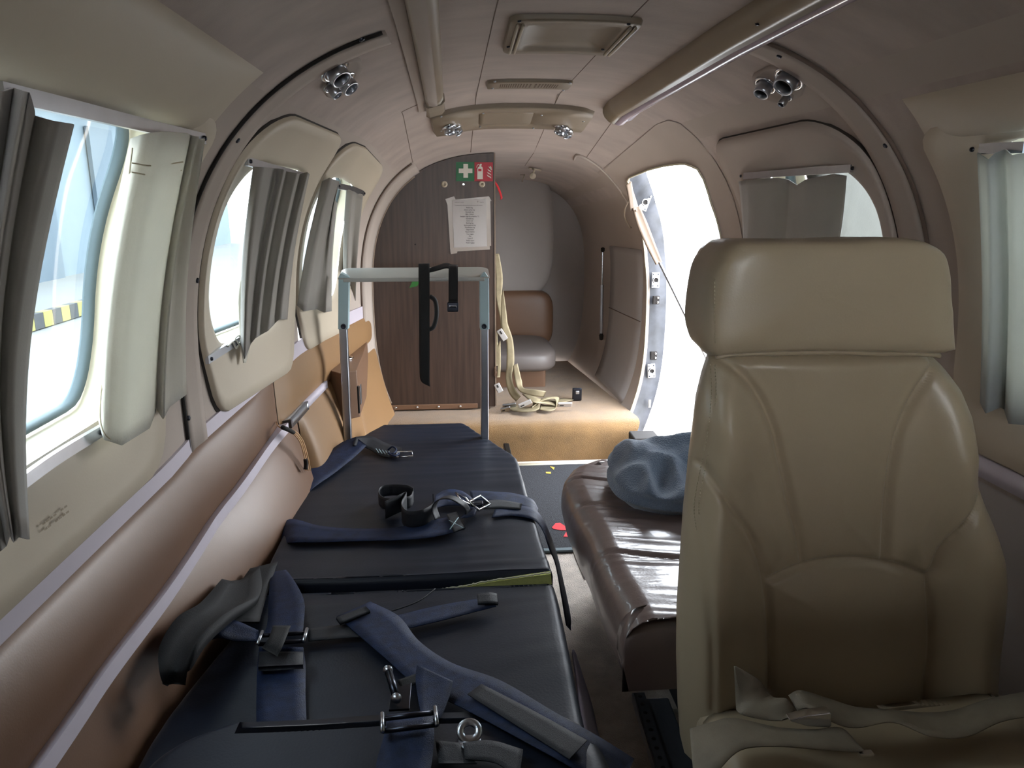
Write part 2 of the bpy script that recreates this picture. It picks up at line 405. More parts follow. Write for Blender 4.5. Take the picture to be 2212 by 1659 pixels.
# door surround (door_1): opening loop from the picture's edge points
top = [yt(1355, 385), yt(1400, 366), yt(1440, 356), yt(1480, 352), yt(1508, 362), yt(1527, 395), yt(1535, 430)]
fwd = [(2.297, 158), (2.287, 163.2), (2.27, 175), (2.26, 188), (2.27, 200), (2.30, 212), (2.36, 219.5)]
bot = [(2.5, 221.5), (2.7, 221.8), (2.82, 221)]
aft = [yt(x, y) for x, y in [(1352, 918), (1371, 870), (1389, 800), (1397, 720), (1400, 640), (1396, 560), (1380, 470), (1366, 420)]]
dl = top + fwd + bot + aft
dcen = (2.60, 178)
dou = resamp([(DH[0] - .05, DH[2] - 2.5), (DH[1] + .05, DH[2] - 2.5), (DH[1] + .05, DH[3] + 3), (DH[0] - .05, DH[3] + 3)], dcen, 120); din = resamp(dl, dcen, 120)
droot = bpy.data.objects.new('door_1', None); sc.collection.objects.link(droot); tag(droot, kind='structure')
droot.location = S(2.6, 200); ORG[droot.name] = S(2.6, 200)
mk('surround_panel', *rings([[S(y, t, .0015) for y, t in lerp2(dou, din, s)] for s in (0, .12, .3, .45, .6, .75, .85, .97)] + [[S(y, t, .004) for y, t in din], [S(y, t, -.006) for y, t in lerp2(dou, din, 1.01)]]), M['wall'], droot)
mk('door_jamb', *rings([[S(y, t, -.004) for y, t in din], [S(y, t, -.030) for y, t in lerp2(dou, din, 1.0)], [S(y, t, -.075) for y, t in lerp2(dou, din, .99)], [S(y, t, -.08) for y, t in lerp2(dou, din, .9)]]), M['jambm'], droot)
mk('edge_bead', *tube([S(y, t, .004) for y, t in din] + [S(*din[0], .004)], .0035, 6), M['creamw'], droot)

# ------------------------------------------------------------------ ribs, seams, trim strips
def shellpath(pts, off=0.0, n=6): return cr_([S(y, t, off) for y, t in pts], n)
tn = [0]
def trim(vf, m, **kw):
    tn[0] += 1; return struct('trim_%d' % tn[0], vf, m, **kw)
def plate(y0, y1, t0, t1, off=.008, nu=4, nv=30, edge=.0):
    """raised curved plate on the shell with closed sides"""
    def f(u, v):
        t = t0 + (t1 - t0) * v; uu = (-.0, .0, 1, 1.0)[0] if 0 else u
        return S(y0 + (y1 - y0) * u, t, off)
    V, Fc = grid(f, nu, nv)
    rim = [i for i in range(nu + 1)] + [j * (nu + 1) + nu for j in range(1, nv + 1)] + [nv * (nu + 1) + i for i in range(nu - 1, -1, -1)] + [j * (nu + 1) for j in range(nv - 1, 0, -1)]
    k = len(V)
    for r in rim:
        u = (r % (nu + 1)) / nu; v = (r // (nu + 1)) / nv; V.append(S(y0 + (y1 - y0) * u, t0 + (t1 - t0) * v, -.002))
    L = len(rim)
    for i in range(L): Fc.append((rim[i], k + i, k + (i + 1) % L, rim[(i + 1) % L]))
    return V, Fc
# main rib, left and right
trim(plate(1.378, 1.452, -4, 68.5, .007), M['wall'])
trim(plate(1.378, 1.452, 110.5, 186, .007), M['wall'])
trim(tube(shellpath([(1.374, t) for t in range(-4, 71, 6)], .003, 3), .0034, 6), M['dark'])
trim(tube(shellpath([(1.374, t) for t in range(110, 187, 6)], .003, 3), .004, 6), M['seam'])
# aft rib beside the partition
trim(plate(2.80, 2.93, -22, 57, .012), M['wall'])
trim(tube(shellpath([(2.795, t) for t in range(-4, 59, 6)], .004, 3), .0035, 6), M['seam'])
trim(tube(shellpath([(2.94, t) for t in range(-30, 59, 6)], .01, 3), .0045, 6), M['leath'])
# forward headliner bulges over the windows
def bulge(t0, t1, y0, y1, h):
    def f(u, v):
        e = min(1, min(u, 1 - u) * 9); return S(y0 + (y1 - y0) * u, t0 + (t1 - t0) * v, h * math.sin(math.pi * min(1, v * 1.0)) ** .45 * e ** .6)
    return grid(f, 40, 16)
trim(bulge(37.4, 50.5, -.6, 1.262, .022), M['wallg'])
trim(bulge(142.6, 133.5, -.6, 1.275, .022), M['wallg'])
# ceiling seams
for x, y0, y1 in ((.085, -.6, 2.93), (.328, -.6, 3.3), (-.128, 2.225, 2.9), (.52, 2.42, 2.9)):
    trim(tube([(x, y, topz(y, x)) for y in np.linspace(y0, y1, 24)], .0012, 5), M['seam'])
trim(tube([(x, 2.225, topz(2.225, x)) for x in np.linspace(-.128, -.02, 8)], .0016, 5), M['seam'])
trim(tube([hit(x, y, .003) for x, y in [(1240, 345), (1250, 335), (1290, 358), (1325, 392), (1348, 425), (1355, 440)]], .005, 6, smooth=5), M['wall'])
# two long trim strips and the leather lining of the left side wall
def strip_path(px, n=8): return [inv(hit(*p)) for p in px]
s1 = [(-.6, -3.6), (.2, -3.6)] + strip_path([(0, 1360), (200, 1170), (370, 1010), (520, 865), (640, 757), (720, 708), (796, 672)])
s2 = [(-.6, -11.9), (.2, -11.9)] + strip_path([(60, 1659), (200, 1462), (350, 1270), (480, 1085), (560, 975), (600, 928)])
def ribbon_on(path, wdeg, off, n=6, lift=.0):
    P = cr_([np.array([*p, 0.]) for p in path], n); rows = []
    for p in P:
        y, t = p[0], p[1]; rows.append([S(y, t + wdeg / 2, -.001), S(y, t + wdeg / 2, off), S(y, t - wdeg / 2, off), S(y, t - wdeg / 2, -.001)])
    V = [q for r in rows for q in r]; Fc = [(i * 4 + k, i * 4 + k + 1, i * 4 + 5 + k, i * 4 + 4 + k) for i in range(len(rows) - 1) for k in range(3)]
    L = len(rows) - 1; Fc += [(0, 1, 2, 3), (L * 4, L * 4 + 3, L * 4 + 2, L * 4 + 1)]
    return V, Fc
trim(ribbon_on(s1, 1.5, .006), M['strip'], smooth=False)
trim(ribbon_on(s2, 1.25, .028), M['strip'], smooth=False)
trim(ribbon_on([inv(hit(*p)) for p in ((606, 921), (625, 902), (645, 880))], 1.3, .028), M['alu'])
trim(ribbon_on([inv(hit(*p)) for p in ((643, 882), (665, 860), (692, 833))], 1.2, .022), M['strip'])
# leather lining below strip one: padded panels, one mesh per panel
def lining(name, y0, y1, ta, tb, bul, m, ny=30, nt=24, off=.004):
    def f(u, v):
        e = (min(1, min(u, 1 - u) * 14)) ** .5; y = y0 + (y1 - y0) * u
        return S(y, ta(y) + (tb(y) - ta(y)) * v, off + bul * e * math.sin(math.pi * v) ** .6)
    V, Fc = grid(f, ny, nt); return V, Fc
def tpath(path):
    ys = [p[0] for p in path]; ts = [p[1] for p in path]
    return lambda y: float(np.interp(y, ys, ts))
T1, T2 = tpath(s1), tpath(s2 + [(2.3, -8.0), (3, -7.0)])
trim(lining('lining', -.6, 1.84, lambda y: T1(y) - .4, lambda y: T2(y), .022, M['tan2']), M['tan2'])
trim(lining('lining', 1.845, 2.92, lambda y: T1(y) - .4, lambda y: T2(y), .014, M['tan']), M['tan'])
def bolster(y0, y1, m, b=.050, zlo=.05):
    def f(u, v):
        y = y0 + (y1 - y0) * u; e = (max(0, 1 - abs(2 * u - 1) ** 12)) ** .5
        ta = T2(y); z_hi = S(y, ta)[2]; z = z_hi + (zlo - z_hi) * v
        bb_ = b * (.15 + .85 * min(1, max(0, (y - 1.0) / .55)))
        return np.array([wallx(y, z, -1, .006 + e * bb_ * math.sin(math.pi * min(1, v * 1.15)) ** .7 if v < .87 else .006 + e * bb_ * .25), y, z])
    return grid(f, 44, 26)
trim(bolster(-.6, 1.97, M['tan2']), M['tan2'])
trim(bolster(1.98, 2.50, M['tan'], .035), M['tan'])
trim(bolster(2.5, 2.93, M['tan'], .02), M['tan'])
# right side: strip and darker lower lining
s1r = [(y, 180 - (-3.9)) for y in (-.6, .4, .9, 1.4, 1.9, 2.2)]
trim(ribbon_on(s1r, 1.5, .008), M['strip'])
trim(grid(lambda u, v: S(-.6 + 2.8 * u, 185 + 40 * v, .006), 30, 16), M['grey'])

# curtain rails
def rail(px, name, label, off=.012, r=.0055, parent=None):
    P = [hit(x, y, off) for x, y in px]
    P = cr_(P, 6); rt = thing(name, label, 'rail', P[0])
    V, Fc = ribbon(P, (0, 0, 1), .016, thick=.007); mk('track', V, Fc, M['alu'], rt, smooth=False)
    for e in (0, -1): mk('screw', *lathe(P[e] + np.array([.004 if P[e][0] < .2 else -.004, .012 if e == 0 else -.012, 0]), (1 if P[e][0] < .2 else -1, 0, 0), [(0, .004), (.003, .004), (.004, .002), (.004, 0)], 12), M['steel'], rt)
    return rt
rail([(0, 197), (150, 232), (300, 268), (440, 300)], 'curtain_rail', 'pale upper curtain rail above the nearest left window')
rail([(20, 1062), (120, 990), (222, 928)], 'curtain_rail', 'twin lower curtain rail under the nearest left window')
rail([(532, 348), (575, 360), (660, 382)], 'curtain_rail', 'short pale curtain rail above the middle left window')
rail([(447, 778), (480, 757), (530, 727)], 'curtain_rail', 'bare bottom curtain rail under the middle left window, white cord at its end')
rail([(728, 402), (760, 408), (785, 418)], 'curtain_rail', 'small curtain rail above the rearmost left window')
rail([(1608, 380), (1720, 372), (1840, 364)], 'curtain_rail', 'thin curtain rail above the curtained window behind the headrest')
rail([(2118, 322), (2160, 320), (2215, 318)], 'curtain_rail', 'curtain rail end above the window at the right edge')

# curtains: columns (xt,yt,xb,yb,offset)
def curtain(cols, label, m=None, rows=16, sag=0.0, tabs=None, waves=.0):
    A = []
    for xt, y_t, xb, yb, off in cols:
        a = hit(xt, y_t, off); b = hit(xb, yb, off)
        A.append((a, b))
    def f(u, v):
        k = u * (len(A) - 1); i = min(int(k), len(A) - 2); s = k - i; s2 = s
        a = A[i][0] * (1 - s2) + A[i + 1][0] * s2; b = A[i][1] * (1 - s2) + A[i + 1][1] * s2
        p = a * (1 - v) + b * v
        # hang plumb: bow outward with the wall curve
        w_ = math.sin(math.pi * v) * sag; p = p + np.array([-w_ if p[0] < .2 else w_, 0, 0])
        p[1] += waves * math.sin(v * 7 + u * 9)
        return p
    V, Fc = grid(f, (len(A) - 1) * 4, rows)
    o = mk('curtain', V, Fc, m or M['curt'], solid=.0022); tag(o, label, 'curtain'); return o
curtain([(-60, 178, -60, 1160, .05), (-25, 186, -30, 1175, .035), (5, 198, 0, 1190, .055), (30, 190, 12, 1180, .04), (62, 200, 22, 1150, .07), (75, 250, 30, 1172, .045), (118, 262, 40, 1160, .06), (158, 268, 62, 1165, .03)],
        'dark grey suede curtain at the left edge, backlit before the nearest window', sag=.02)
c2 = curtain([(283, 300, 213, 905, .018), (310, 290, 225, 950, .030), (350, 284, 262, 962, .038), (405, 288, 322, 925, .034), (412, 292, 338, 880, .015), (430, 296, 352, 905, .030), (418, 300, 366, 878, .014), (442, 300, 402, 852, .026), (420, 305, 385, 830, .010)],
        'suede curtain coloured pale as if lit, with stitched edge, right of the nearest left window', M['curtl'], sag=.012)
def line_on(px, off, r, m, name, parent=None, n=4):
    return mk(name, *tube([hit(x, y, off) for x, y in px], r, 5, smooth=n), m, parent)
cmid = curtain([(547, 360, 521, 740, .02), (560, 361, 528, 775, .030), (600, 364, 540, 745, .024), (612, 366, 552, 730, .040), (618, 370, 560, 725, .018), (640, 374, 578, 715, .036), (648, 376, 592, 700, .016), (664, 372, 603, 690, .03), (668, 376, 620, 690, .014)],
        'pleated grey curtain bunched on the middle left window', sag=.008)
mk('painted_lit_fold', *band([(hit(549, 470, .012), hit(558, 470, .016)), (hit(530, 560, .012), hit(560, 560, .018)), (hit(516, 630, .012), hit(556, 640, .02)), (hit(517, 700, .014), hit(548, 710, .022)), (hit(520, 745, .016), hit(538, 755, .022)), (hit(526, 784, .02), hit(531, 784, .022))], thick=.002), M['curtl'], cmid)  # paler suede puts the daylight on this fold into its colour
curtain([(696, 392, 642, 660, .014), (712, 384, 655, 672, .026), (733, 392, 684, 668, .020), (722, 430, 700, 675, .032), (728, 440, 716, 672, .012)],
        'grey brown curtain on the forward half of the rearmost left window', sag=.006)
curtain([(748, 408, 742, 585, .014), (760, 412, 750, 600, .026), (770, 416, 758, 620, .012), (784, 420, 768, 650, .024)],
        'narrow curtain on the aft half of the rearmost left window', sag=.004)
curtain([(1596, 392, 1606, 560, .02), (1620, 388, 1612, 560, .035), (1680, 384, 1660, 560, .03), (1703, 388, 1690, 560, .016), (1722, 400, 1695, 560, .03), (1740, 388, 1740, 560, .036), (1800, 376, 1780, 560, .03), (1829, 380, 1806, 560, .018)],
        'dusky grey curtain in two folds hanging behind the headrest', sag=.004)
curtain([(2112, 330, 2118, 870, .02), (2135, 345, 2130, 893, .04), (2150, 330, 2160, 880, .03), (2172, 322, 2170, 885, .018), (2185, 335, 2180, 915, .04), (2215, 330, 2215, 918, .035), (2260, 330, 2260, 918, .02), (2330, 322, 2330, 930, .04), (2450, 310, 2450, 960, .02), (2600, 290, 2600, 1000, .04), (2800, 262, 2800, 1060, .02), (3000, 235, 3000, 1120, .035)],  # columns past the frame edge are unseen, added to shut out window daylight
        'blue grey curtain hanging at the right edge of the picture', M['curtr'], sag=.006)
# curtain tabs (hook rings) on the behind-headrest rail
cord = tag(mk('cord', *tube([hit(x, y, .018) for x, y in [(492, 748), (503, 738), (510, 752), (520, 735), (516, 725), (508, 733), (522, 745), (527, 722)]], .0022, 6, smooth=5), M['signw']), 'white knotted cord at the bottom rail of the middle left window', 'cord')
# stitching on the pale curtain, as its parts
for px in ([(286, 320), (270, 450), (245, 650), (218, 850), (222, 930), (255, 958)], [(285, 352), (330, 358), (395, 350)], [(285, 372), (330, 378), (392, 368)]):
    line_on(px, .047 if len(px) == 3 else .034, .0009, M['stitch'], 'stitching', c2)

# ------------------------------------------------------------------ ceiling fittings
def sx(Y, X, off): return np.array([X, Y, topz(Y, X, off)])
def extr(prf, y0, y1, n=30):
    """profile [(X, off)] run along the ceiling"""
    ys = np.linspace(y0, y1, n); V = [sx(y, X, o) for y in ys for X, o in prf]; k = len(prf)
    Fc = [(i * k + j, i * k + j + 1, (i + 1) * k + j + 1, (i + 1) * k + j) for i in range(n - 1) for j in range(k - 1)]
    Fc += [tuple(range(k)), tuple((n - 1) * k + j for j in range(k))[::-1]]
    return V, Fc
rl = thing('ceiling_light_rail', 'narrow beige light rail on the ceiling, left of the vents', 'light rail', (-.05, 1.0, 1.28))
mk('flange', *extr([(-.082, -.002), (-.082, .006), (-.060, .008), (-.060, -.002)], -.5, 2.32), M['wall'], rl, smooth=False)
mk('housing', *extr([(-.058, -.002), (-.058, .016), (-.052, .024), (-.035, .030), (-.018, .026), (-.010, .016), (-.010, -.002)], -.5, 2.17), M['rail'], rl)
mk('end_cap', *extr([(-.060, -.002), (-.060, .020), (-.052, .027), (-.016, .027), (-.008, .020), (-.008, -.002)], 2.172, 2.33, 6), M['plast'], rl, smooth=False, bevel=.002)
mk('lens', *extr([(-.050, .0248), (-.036, .0312), (-.026, .0295)], -.5, 2.16), M['wall'], rl)
rr = thing('ceiling_light_rail', 'wide light rail with glossy lilac lens, right of the ceiling vents', 'light rail', (.51, 1.0, 1.28))
mk('housing', *extr([(.472, -.002), (.472, .012), (.478, .024), (.492, .034), (.508, .036), (.508, -.002)], -.5, 2.36), M['rail'], rr)
mk('lens', *extr([(.509, .0), (.509, .0365), (.522, .037), (.535, .030), (.541, .022), (.541, 0)], -.5, 2.355), M['lens'], rr)
mk('flange', *extr([(.5415, -.002), (.5415, .018), (.546, .018), (.560, .008), (.563, -.002)], -.5, 2.35), M['strip'], rr)
for y in (1.22,): mk('screw', *lathe(sx(y, .485, .028), (0, 0, -1), [(0, .003), (.003, .003), (.005, 0)], 12), M['steel'], rr)

def screw_at(px, py, off, parent, r=.0035, m=None):
    p = hit(px, py, off); d = CAM - p; c = np.array([.222, p[1], .6]) - p; c /= np.linalg.norm(c)
    return mk('screw', *lathe(p, c, [(r, -.001), (r, .0012), (r * .7, .002), (r * .25, .002), (r * .2, .0008), (0, .0008)], 12), m or M['alu'], parent)
def shell_panel(y0, y1, t0, t1, off, ry=.02, rt=2, hole=None, m=None, name='plate', parent=None, edge=.01, n=8):
    cen = ((y0 + y1) / 2, (t0 + t1) / 2); ou = resamp(rloop(y0, y1, t0, t1, ry, rt), cen, 64)
    z = [cen] * 64; rows = [[S(y, t, -.002) for y, t in ou], [S(y, t, off * .7) for y, t in lerp2(ou, z, edge * .3)], [S(y, t, off) for y, t in lerp2(ou, z, edge)]]
    if hole:
        y2, y3, t2, t3, dp, r2, r3 = hole; ho = resamp(rloop(y2, y3, t2, t3, r2, r3), cen, 64)
        rows += [[S(y, t, off) for y, t in ho], [S(y, t, off - dp) for y, t in lerp2(ho, z, .06)], [S(y, t, off - dp) for y, t in lerp2(ho, z, .6)], [S(y, t, off - dp) for y, t in lerp2(ho, z, .995)]]
    else:
        rows += [[S(y, t, off) for y, t in lerp2(ou, z, s)] for s in (.3, .6, .995)]
    return mk(name, *rings(rows), m or M['plast'], parent)
cv = thing('ceiling_cover', 'large beige ceiling cover with two ribbed grip ends, nearest the camera', 'cover', S(1.55, 90))
shell_panel(1.405, 1.69, 84.6, 96.8, .010, .02, .8, (1.44, 1.66, 86.6, 94.9, .007, .012, .5), M['plast'], 'frame', cv)
for ta in (85.4, 86.0, 95.6, 96.2):
    mk('grip', *tube([S(y, ta, .013) for y in (1.43, 1.55, 1.665)], .003, 8, smooth=3), M['wallg'], cv)
for p in [(1122, 46), (1358, 52), (1302, 107), (1098, 101)]: screw_at(*p, .011, cv, m=M['steel'])
gr = thing('speaker_grille', 'slim beige ceiling grille with a row of narrow slots', 'grille', S(2.11, 88))
shell_panel(2.055, 2.165, 83.2, 95.3, .008, .02, .8, None, M['plast'], 'plate', gr)
for i in range(22):
    t = 85.6 + i * .35
    mk('slot', *cat(band([(S(2.085, t - .06, .0086), S(2.085, t + .06, .0086)), (S(2.14, t - .06, .0086), S(2.14, t + .06, .0086))], thick=.0006, n=1, across=1)), M['seam'], gr, smooth=False)
for p in [(1069, 176), (1064, 191), (1232, 179), (1217, 195)]: screw_at(*p, .009, gr)
def nozzle(p, ax, r, parent, tilt=(0, 0, 0)):
    ax = np.array(ax, float); ax /= np.linalg.norm(ax)
    n = mk('nozzle', *lathe(p, ax, [(r * 1.35, -.002), (r * 1.35, .004), (r * 1.15, .006), (r * 1.05, .004), (r * 1.0, .002)]), M['chrome'], parent)
    d = ax + np.array(tilt); d /= np.linalg.norm(d)
    mk('nozzle_barrel', *lathe(np.array(p) + ax * .001, d, [(r * .85, -.002), (r * .92, .014), (r * .9, .024), (r * .78, .025), (r * .70, .022), (r * .68, .008)]), M['alu'], n)
    mk('nozzle_core', *lathe(np.array(p) + ax * .002, d, [(r * .70, .006), (0, .007)]), M['dark'], n)
vp = thing('vent_panel', 'arched overhead panel with two air nozzles and a centre plate', 'vent panel', S(2.48, 87))
shell_panel(2.385, 2.60, 68.3, 105.3, .014, .03, 2.0, (2.43, 2.56, 81.6, 91.8, .006, .012, .6), M['plast'], 'plate', vp)
shell_panel(2.432, 2.562, 82.0, 91.4, .0125, .012, .5, None, M['plast'], 'centre_plate', vp)
for px, py in ((972, 262), (1222, 266)):
    y, t = yt(px, py); p0 = S(y, t, .0145); ax = np.array([.23, y, .6]) - p0
    mk('nozzle_recess', *rings([[S(yy, tt, .0146) for yy, tt in resamp(rloop(y - .055, y + .05, t - 2.6, t + 3.2, .02, 1), (y, t), 40)], [S(yy, tt, .0165) for yy, tt in resamp(rloop(y - .045, y + .04, t - 2.2, t + 2.6, .02, 1), (y, t), 40)], [S(yy, tt, .0152) for yy, tt in resamp(rloop(y - .03, y + .03, t - 1.2, t + 1.6, .02, 1), (y, t), 40)], [S(y + .001 * math.cos(i), t, .0152) for i in range(40)]]), M['wall'], vp)
    nozzle(S(y - .012, t - .8, .017), ax, .019, vp, (-.3, -.2, 0)); nozzle(S(y + .012, t + .9, .017), ax, .016, vp, (.35, -.3, 0))
for p in [(953, 252), (1044, 245), (1037, 274), (953, 283), (1170, 249), (1152, 277), (1260, 262), (1236, 289)]: screw_at(*p, .0155, vp)
def side_cluster(noz, label, oct_):
    rt = thing('air_vent', label, 'air vent', hit(*noz[0][:2]))
    c = np.mean([yt(*p) for p in oct_], axis=0)
    ou = [yt(*p) for p in oct_]; ou = resamp(ou, tuple(c), 40)
    mk('recess_plate', *rings([[S(y, t, -.001) for y, t in ou], [S(y, t, .006) for y, t in lerp2(ou, [tuple(c)] * 40, .05)], [S(y, t, .001) for y, t in lerp2(ou, [tuple(c)] * 40, .2)], [S(y, t, .001) for y, t in lerp2(ou, [tuple(c)] * 40, .99)]]), M['wall'], rt)
    for px, py, r, tl in noz:
        p = hit(px, py, .004); nozzle(p, np.array([.23, p[1] - .15, .62]) - p, r, rt, tl)
    return rt
side_cluster([(722, 150, .022, (0, -.15, 0)), (742, 172, .019, (.1, -.1, 0)), (712, 184, .012, (0, 0, 0))], 'chrome air vent cluster high on the left ceiling curve', [(695, 190), (705, 150), (750, 125), (778, 122), (782, 140), (760, 185), (735, 205), (705, 210)])
side_cluster([(1655, 182, .018, (0, -.1, -.1)), (1706, 168, .023, (-.1, -.1, 0)), (1702, 206, .009, (0, 0, 0))], 'chrome air vent cluster high on the right ceiling curve', [(1625, 160), (1660, 140), (1715, 140), (1745, 175), (1735, 205), (1700, 222), (1660, 212), (1632, 190)])
for p, f in (((427, 606), .008), ((514, 304), .008), ((408, 903), .008), ((782, 86), .008), ((1683, 122), .008), ((1912, 315), .008)):
    o = hit(*p, f); c = np.array([.222, o[1], .6]) - o; c /= np.linalg.norm(c)
    tag(mk('screw', *lathe(o, c, [(.005, -.002), (.005, .001), (.0035, .0022), (.001, .0022), (0, .001)], 14), M['steel'], WL if p[0] < 1000 else WR))

# ------------------------------------------------------------------ aft: partition, ledge, jamb, lavatory seat
ts = [t for t in range(-46, 61, 2)]
edge = [S(2.955, t, .004) for t in ts if S(2.955, t, .004)[2] > .165]
xr = float(onY(1068, 600, 2.955)[0])
top_r = [np.array([x, 2.955, topz(2.955, x, .004)]) for x in np.linspace(edge[-1][0] + .01, xr, 14)]
poly = [np.array([edge[0][0], 2.955, .165])] + edge + top_r + [np.array([xr, 2.955, .165])]
pt = thing('partition', 'dark walnut laminate partition board closing the left of the rear arch', 'partition', (-.05, 2.96, .165))
n_ = len(poly); V, Fc = prism(poly, (0, .022, 0)); mk('board', V, Fc, M['wood'], pt, smooth=False)
mk('edge_strip', *boxv((xr + .003, 2.965, .67), (.005, .026, 1.0)), M['leath'], pt, smooth=False)
tag(mk('bottom_rail', *boxv((float(onY(937, 878, 2.945)[0]), 2.948, .172), (.36, .010, .020)), M['tan2'], pt, smooth=False, bevel=.002), 'brown metal rail with studs')
for px in (855, 901, 947, 994):
    p = onY(px, 878, 2.943); mk('stud', *lathe((p[0], 2.944, .172), (0, -1, 0), [(.0055, 0), (.005, .003), (.003, .005), (0, .0055)], 14), M['chrome'], pt)
for px, py, r in ((960, 398, .012), (1041, 398, .012), (1001, 398, .006)):
    p = onY(px, py, 2.954); mk('knob' if r > .01 else 'screw', *lathe(p, (0, -1, 0), [(r, 0), (r, .006), (r * .8, .010), (r * .45, .010), (r * .4, .004), (0, .004)], 20), M['wallg'] if r > .01 else M['chrome'], pt)
tag(mk('hole', *lathe(onY(897, 528, 2.954), (0, -1, 0), [(.003, 0), (0, .0008)], 12), M['dark'], pt))
def flat(px, Y, m, name, parent, th=.0012):
    V, Fc = prism([onY(x, y, Y) for x, y in px], (0, -th, 0)); return mk(name, V, Fc, m, parent, smooth=False)
sg = thing('first_aid_sign', 'green first aid sign with a white cross', 'sign', onY(1005, 391, 2.953))
flat([(985, 350), (1024.5, 350), (1024.5, 391.5), (985, 391.5)], 2.954, M['green'], 'panel', sg)
flat([(1001, 354), (1011, 354), (1011, 364), (1020.5, 364), (1020.5, 374), (1011, 374), (1011, 384), (1001, 384), (1001, 374), (991, 374), (991, 364), (1001, 364)], 2.9522, M['signw'], 'cross', sg)
sr = thing('fire_extinguisher_sign', 'red fire extinguisher sign with white symbol and flames', 'sign', onY(1045, 391, 2.953))
flat([(1025, 350.5), (1064.5, 350.5), (1064.5, 391.5), (1025, 391.5)], 2.954, M['red'], 'panel', sr)
flat([(1031, 387), (1031, 365), (1033, 361), (1036, 359), (1035, 356), (1037, 355), (1039, 353), (1041, 356), (1039, 359), (1042, 361), (1043, 365), (1043, 387)], 2.9522, M['signw'], 'extinguisher_symbol', sr)
flat([(1033, 365), (1040, 365), (1040, 370), (1033, 370)], 2.9508, M['red'], 'symbol_label', sr, .0006)
flat([(1029, 362), (1030, 357), (1034, 354), (1035, 355), (1031, 358), (1030.3, 362)], 2.9522, M['signw'], 'hose_symbol', sr)
for k, (x0, y0, s) in enumerate(((1055, 359, 1), (1053, 365, 1), (1052, 371, 1.05), (1051.5, 377, 1.0))):
    flat([(x0, y0), (x0 + 2, y0 + 4), (x0 + 8, y0 + 7), (1061, y0 + 9), (1061, y0 + 5.5), (x0 + 5, y0 + 3)], 2.9522, M['signw'], 'flame_symbol', sr)
flat([(1060, 358), (1062, 363), (1061.5, 368), (1057, 363)], 2.9522, M['signw'], 'flame_symbol', sr)
# notice paper
nt_ = thing('notice', 'white typed notice sheet taped up with clear tape', 'paper', onY(1015, 540, 2.953))
flat([(977, 432), (1050, 430), (1052, 536), (981, 538)], 2.9522, M['white'], 'sheet', nt_, .0008)
for ti, q in enumerate(([(962, 430), (981, 424), (984, 431), (1056, 424), (1062, 434), (1052, 437), (984, 440), (966, 442)], [(966, 436), (979, 434), (984, 541), (973, 545)], [(1049, 430), (1059, 432), (1061, 531), (1051, 533)], [(972, 535), (1058, 532), (1058, 539), (988, 543), (987, 547), (974, 549)])):
    flat(q, 2.9535 - .0007 * ti, M['tape'], 'tape', nt_, .0005)
def text_mesh(lines, name, parent, m, Y):
    dg = None; VV, FF = [], []
    for s, cx, cy, h, wpx in lines:
        cu = bpy.data.curves.new('t', 'FONT'); cu.body = s; cu.align_x = 'CENTER'; cu.align_y = 'CENTER'; cu.size = 1; cu.resolution_u = 2
        to = bpy.data.objects.new('t', cu); sc.collection.objects.link(to); bpy.context.view_layer.update()
        me = bpy.data.meshes.new_from_object(to.evaluated_get(bpy.context.evaluated_depsgraph_get()))
        xs = [v.co.x for v in me.vertices]
        if xs:
            ww = max(xs) - min(xs); a, b = onY(cx - wpx / 2, cy, Y), onY(cx + wpx / 2, cy, Y); kx = (b[0] - a[0]) / ww; kz = abs(onY(cx, cy - h, Y)[2] - a[2]); c = (a + b) / 2; k0 = len(VV)
            VV += [np.array([c[0] + v.co.x * kx, Y, c[2] + v.co.y * kz]) for v in me.vertices]; FF += [tuple(i + k0 for i in p.vertices) for p in me.polygons]
        bpy.data.objects.remove(to); bpy.data.meshes.remove(me); bpy.data.curves.remove(cu)
    return mk(name, VV, FF, m, parent, smooth=False)
L_ = ['Medical bag', 'Infusion pumps bag', 'Paramedic bag', 'BALL / Vidaxxx', 'Ventilator (Flight 60 or Hamilton T1)', 'Disposable bag', 'Suction unit', 'Bedding bag', 'Sports equipment bag', 'Miscellaneous bag', 'Oxygen bottles', 'Vacuum mattress', 'Crew luggage', 'Pilot', 'Copilot ID', 'Medical report', 'Patient luggage']
L_[3] = 'BALL  Volume'
wd = [14, 23, 17, 17, 41, 16, 14, 15, 25, 21, 17, 20, 15, 5, 11, 17, 18]
tl = [(s, 1014 + i * .12, 448.6 + i * 4.74, 4.3, wpx) for i, (s, wpx) in enumerate(zip(L_, wd))]
tl += [('Attachment to checklist', 992, 436.8, 2.4, 20), ('The equipment below shall be placed in the cabin before every flight departure', 1012, 443.4, 2.4, 60), ('T', 1032, 436.5, 5, 3), ('aviation', 1041, 436.6, 3, 9)]
o = text_mesh(tl, 'printed_text', nt_, M['ink'], 2.9502); tag(o, kind='stuff')
tag(flat([(888, 597), (904, 594), (906, 610), (901, 618), (884, 622), (890, 610)], 2.954, M['gtape'], 'tape_scrap', None), 'scrap of green tape on the walnut board behind the metal bar', 'tape')
tag(mk('ribbon', *ribbon(cr_([onY(1068, 392, 2.975), onY(1076, 405, 2.98), onY(1083, 425, 2.985), onY(1082, 431, 2.985)], 4), (1, 0, .25), .008, thick=.001), M['redt']), 'short red ribbon hanging beside the partition edge', 'ribbon')
